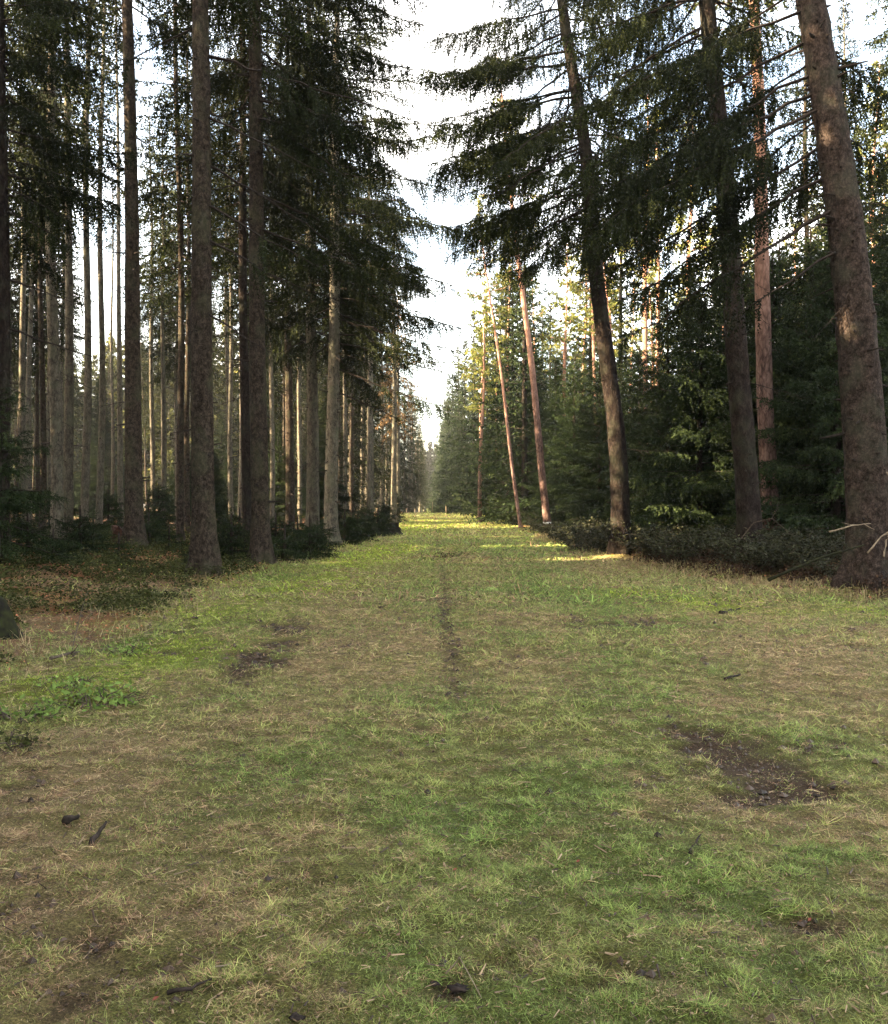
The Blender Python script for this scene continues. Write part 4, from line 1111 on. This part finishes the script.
def gp(px, py, lift=.0):
    d = EYE * F / (py - VPY); x = wx(px, d)
    for _ in range(6):
        d = (EYE - hz(x, d)) * F / (py - VPY); x = wx(px, d)
    return (x, d, hz(x, d) + lift)


stick('short dark log piece lying in the grass, lower left', [gp(66, 825, .02), gp(80, 819, .02)], .022, M_WOOD, 'bark_piece', 'bark piece', seed=1)
stick('dark bark strip standing slanted in the grass below the short log piece', [gp(92, 846, .01), gp(107, 832, .05)], .014, M_WOOD, 'bark_piece', 'bark piece', seed=2)
stick('thin black twig on green grass below the bare mud patch', [gp(690, 858, .01), gp(702, 841, .02)], .008, M_BLACK, seed=3, twigs=1)
stick('dark stick lying on the green grass right of the track under the brambles', [gp(722, 616, .03), gp(742, 611, .03)], .03, M_BLACK, seed=4)
stick('long curved dark stick over the bare soil, bottom left', [gp(168, 996, .012), gp(190, 995, .02), gp(212, 982, .012)], .008, M_WOOD, seed=5)
stick('pale thin twig leaning up out of the left undergrowth', [gp(72, 655, .0), gp(82, 640, .32), gp(89, 632, .50)], .006, M_TWIG, seed=6, twigs=1)
stick('grey fallen branch lying before the left undergrowth', [gp(52, 666, .08), gp(82, 657, .07)], .018, M_TWIG, seed=7, twigs=3)
stick('short pale twig fragment on dark soil at the bottom left', [gp(208, 972, .01), gp(232, 969, .015)], .004, M_PALE, seed=8)
stick('straw stem bent over the peat hole at the bottom of the track', [gp(446, 978, .01), gp(460, 975, .05), gp(482, 1004, .01)], .0028, M_PALE, seed=9)
stick('small dark branch piece lying on grass right of the track', [gp(727, 682, .02), gp(742, 678, .03)], .016, M_BLACK, seed=10, twigs=1)
# pale snapped branches around the foot of the huge leaning spruce
bx = wx(868, 15.6); by = 15.0
for k, (a, b, l) in enumerate((((-.9, 0, .95), (-.15, .1, 1.10), 'pale snapped branch pointing left at the foot of the huge spruce, lowest'), ((-.3, -.1, .62), (.25, -.05, 1.05), 'pale broken branch crossing the foot of the huge spruce'),
                               ((-.05, -.15, .55), (.18, -.1, 1.0), 'short steep pale branch against the foot of the huge spruce'), ((.0, -.12, 1.95), (.45, 0, 1.60), 'pale forked branch hanging on the huge spruce at breast height'),
                               ((-1.9, .1, .15), (-.3, .0, .75), 'long mossy pole leaning from the brambles on the huge spruce'), ((.15, -.2, .5), (.5, -.2, .35), 'curled pale twig right of the huge spruce foot'))):
    z0 = hz(bx, by)
    stick(l, [(bx + a[0], by + a[1], z0 + a[2]), (bx + (a[0] + b[0]) / 2, by + .0, z0 + (a[2] + b[2]) / 2 + .04), (bx + b[0], by + b[1], z0 + b[2])], .016 if k != 4 else .03, M_PALE if k != 4 else M_MOSSY, 'broken_branch', 'branch', seed=20 + k, twigs=2)
stick('crooked pale branch arching over the brambles before the dark spruce', [(wx(738, 20), 20, hz(wx(738, 20), 20) + .5), (wx(755, 20), 20, 1.15), (wx(770, 20), 19.8, 1.25), (wx(788, 20), 19.8, .95)], .014, M_TWIG, 'broken_branch', 'branch', seed=31, twigs=2)


def clod(label, px, py, s, seed, mat=M_BLACK, group=None, name='soil_clod', cat='soil clod', hole=False):
    rng = np.random.default_rng(seed)
    n, mm = 7, 10
    th = np.linspace(0.05, PI - .05, n); ph = np.arange(mm) * 2 * PI / mm
    rr = s * (1 + .25 * rng.normal(size=(n, mm)))
    V = np.stack([rr * np.sin(th)[:, None] * np.cos(ph) * 1.4, rr * np.sin(th)[:, None] * np.sin(ph), rr * np.cos(th)[:, None] * .3], 2).reshape(-1, 3)
    i0 = np.arange(n - 1)[:, None] * mm; j = np.arange(mm)[None]; k = (j + 1) % mm
    a, b, c, d = (i0 + j).ravel(), (i0 + mm + j).ravel(), (i0 + mm + k).ravel(), (i0 + k).ravel()
    T = np.concatenate([np.stack([a, b, c], 1), np.stack([a, c, d], 1)])
    o = link(name, new_mesh(name, V, T, [mat], None, True), None, gp(px, py, -s * .02)); o.rotation_euler = (0, 0, rng.uniform(0, 6))
    return tag(o, label, cat, group)


clod('black lump painted as a dark hole at the bottom of the track, right one of two', 458, 990, .024, 51)  # the darkness of a hole put into the black of a flat lump
clod('black lump painted as a dark hole at the bottom of the track, left one of two', 435, 985, .012, 52)
CL = 'small dark earth crumb scattered on the grass'
for k, (px, py) in enumerate(((508, 765), (391, 800), (441, 900), (413, 928), (295, 1018), (718, 884), (732, 876), (640, 910), (812, 938), (458, 682), (184, 706), (210, 780), (160, 784), (612, 640), (600, 700), (690, 786), (820, 798), (330, 668), (275, 690), (680, 640), (560, 760), (350, 870), (540, 960), (120, 900), (240, 930))):
    clod(CL, px, py, R.uniform(.009, .02), 60 + k, M_BLACK if k % 3 else M_ROT, 'dark earth crumbs on the grass')
# small red leaves on the grass
for k, (px, py, l) in enumerate(((453, 880, 'tiny red leaf on the green middle of the track'), (577, 872, 'tiny red leaf beside a soil scrape right of the middle'), (664, 746, 'tiny orange leaf just left of the bare mud patch'), (811, 934, 'tiny orange leaf low on the right beside a dark crumb'), (152, 1012, 'tiny pale orange leaf at the very bottom left'))):
    p = gp(px, py, .035)
    V, T, _ = leaves(np.zeros((1, 3)), unit(np.array([[.8, .5, .3]])), np.array([[0, -.5, 1.0]]), np.array([.022]), np.array([.013]), np.zeros(1))
    V = np.concatenate([V, V - [0, 0, .001]]); T = np.concatenate([T, T[:, ::-1] + 4])
    o = link('fallen_leaf', new_mesh('fallen leaf', V, T, [M_LEAF], None, False, None, np.tile(np.array([.13, .034, .017]), (len(V), 1))), None, p)
    tag(o, l, 'leaf')
# marker posts at the far end
for px, d, h, l in ((446, 110, 1.1, 'thin pale marker post at the far right verge of the track'), (432.5, 150, 2.2, 'pale post in the misty gap where the track vanishes')):
    x = wx(px, d); w = .08
    t = thing('marker_post', l, 'post', (x, d, hz(x, d)))
    V, T = tube(np.array([[0, 0, -.2], [0, 0, h * .9]]), np.array([w, w * .9]), 8); link('shaft', new_mesh('post shaft', V, T, [M_PALE]), t)
    V, T = tube(np.array([[0, 0, h * .9 + .003], [0, 0, h]]), np.array([w * .95, w * .4]), 8); link('cap', new_mesh('post cap', V, T, [M_TWIG]), t)

# ------------------------------------------------------------------ thin forest haze
m, nt, N, L = nodes('forest haze'); pv = N.new('ShaderNodeVolumePrincipled'); pv.inputs['Color'].default_value = (.90, .90, .90, 1); pv.inputs['Density'].default_value = HAZE; pv.inputs['Anisotropy'].default_value = .2
no = N.new('ShaderNodeOutputMaterial'); L.new(pv.outputs[0], no.inputs['Volume'])
hv = np.array([[x, y, z] for x in (-135, 135) for y in (-40, 340) for z in (-5, 34)], float)
hq = np.array([[0, 1, 3, 2], [4, 6, 7, 5], [0, 4, 5, 1], [2, 3, 7, 6], [0, 2, 6, 4], [1, 5, 7, 3]])
if HAZE:
    tag(link('haze', new_mesh('haze', hv, hq, [m])), kind='stuff')

# ------------------------------------------------------------------ sky, sun, camera
SUN_EL = math.radians(25)      # low winter sun from the left
sdir = np.array([-1.0, -.25, 0]); sdir = sdir / np.linalg.norm(sdir)
w = bpy.data.worlds.new('World'); SC.world = w; w.use_nodes = True
nt = w.node_tree; bg = nt.nodes['Background']
sky = nt.nodes.new('ShaderNodeTexSky'); sky.sky_type = 'NISHITA'; sky.sun_disc = False
sky.sun_elevation = SUN_EL; sky.sun_rotation = math.atan2(sdir[0], sdir[1]); sky.air_density = 1.0; sky.dust_density = 4.0; sky.ozone_density = 1.0
hsv = nt.nodes.new('ShaderNodeHueSaturation'); hsv.inputs['Value'].default_value = 1.1
tcw = nt.nodes.new('ShaderNodeTexCoord'); cn = nt.nodes.new('ShaderNodeTexNoise'); cn.inputs['Scale'].default_value = 3.5; cn.inputs['Detail'].default_value = 7; cn.inputs['Roughness'].default_value = .6
nt.links.new(tcw.outputs['Generated'], cn.inputs['Vector'])
mrs = nt.nodes.new('ShaderNodeMapRange'); mrs.inputs['From Min'].default_value = .42; mrs.inputs['From Max'].default_value = .6; mrs.inputs['To Min'].default_value = .95; mrs.inputs['To Max'].default_value = .25
mrv = nt.nodes.new('ShaderNodeMapRange'); mrv.inputs['From Min'].default_value = .42; mrv.inputs['From Max'].default_value = .6; mrv.inputs['To Min'].default_value = .5; mrv.inputs['To Max'].default_value = 1.3
nt.links.new(cn.outputs['Fac'], mrs.inputs[0]); nt.links.new(cn.outputs['Fac'], mrv.inputs[0]); nt.links.new(mrs.outputs[0], hsv.inputs['Saturation']); nt.links.new(mrv.outputs[0], hsv.inputs['Value'])
wm = nt.nodes.new('ShaderNodeMixRGB'); wm.blend_type = 'MULTIPLY'; wm.inputs[0].default_value = 1; wm.inputs[2].default_value = (1, .925, .80, 1)      # thin high cloud whitens the winter sky
nt.links.new(sky.outputs[0], hsv.inputs['Color']); nt.links.new(hsv.outputs[0], wm.inputs[1]); nt.links.new(wm.outputs[0], bg.inputs[0]); bg.inputs[1].default_value = .15
sun = bpy.data.lights.new('sun', 'SUN'); sun.energy = 5.0; sun.angle = math.radians(.5); sun.color = (1, .80, .52)
so = bpy.data.objects.new('sun', sun); COL.objects.link(so)
from mathutils import Vector
so.rotation_euler = Vector((sdir[0] * math.cos(SUN_EL), sdir[1] * math.cos(SUN_EL), math.sin(SUN_EL))).to_track_quat('Z', 'Y').to_euler()

cam = bpy.data.cameras.new('camera'); co = bpy.data.objects.new('camera', cam); COL.objects.link(co)
cam.sensor_fit = 'HORIZONTAL'; cam.sensor_width = 36; cam.lens = 36 * F / 888; cam.clip_end = 3000; cam.clip_start = .05
co.location = (0, 0, EYE); co.rotation_euler = (PI / 2 - math.atan(7 / F), 0, -math.atan(11 / F))
SC.camera = co
SC.view_settings.view_transform = 'Standard'; SC.view_settings.look = 'None'; SC.view_settings.gamma = 1; SC.view_settings.exposure = 3.85
SC.render.engine = 'CYCLES'
SC.cycles.use_denoising = True
SC.cycles.max_bounces = 6; SC.cycles.diffuse_bounces = 4; SC.cycles.transmission_bounces = 3; SC.cycles.glossy_bounces = 2
SC.cycles.use_adaptive_sampling = True
print('objects', len(bpy.data.objects), 'unplaced', [o.name for o in bpy.data.objects if o.parent is None and o.location.y < -200])
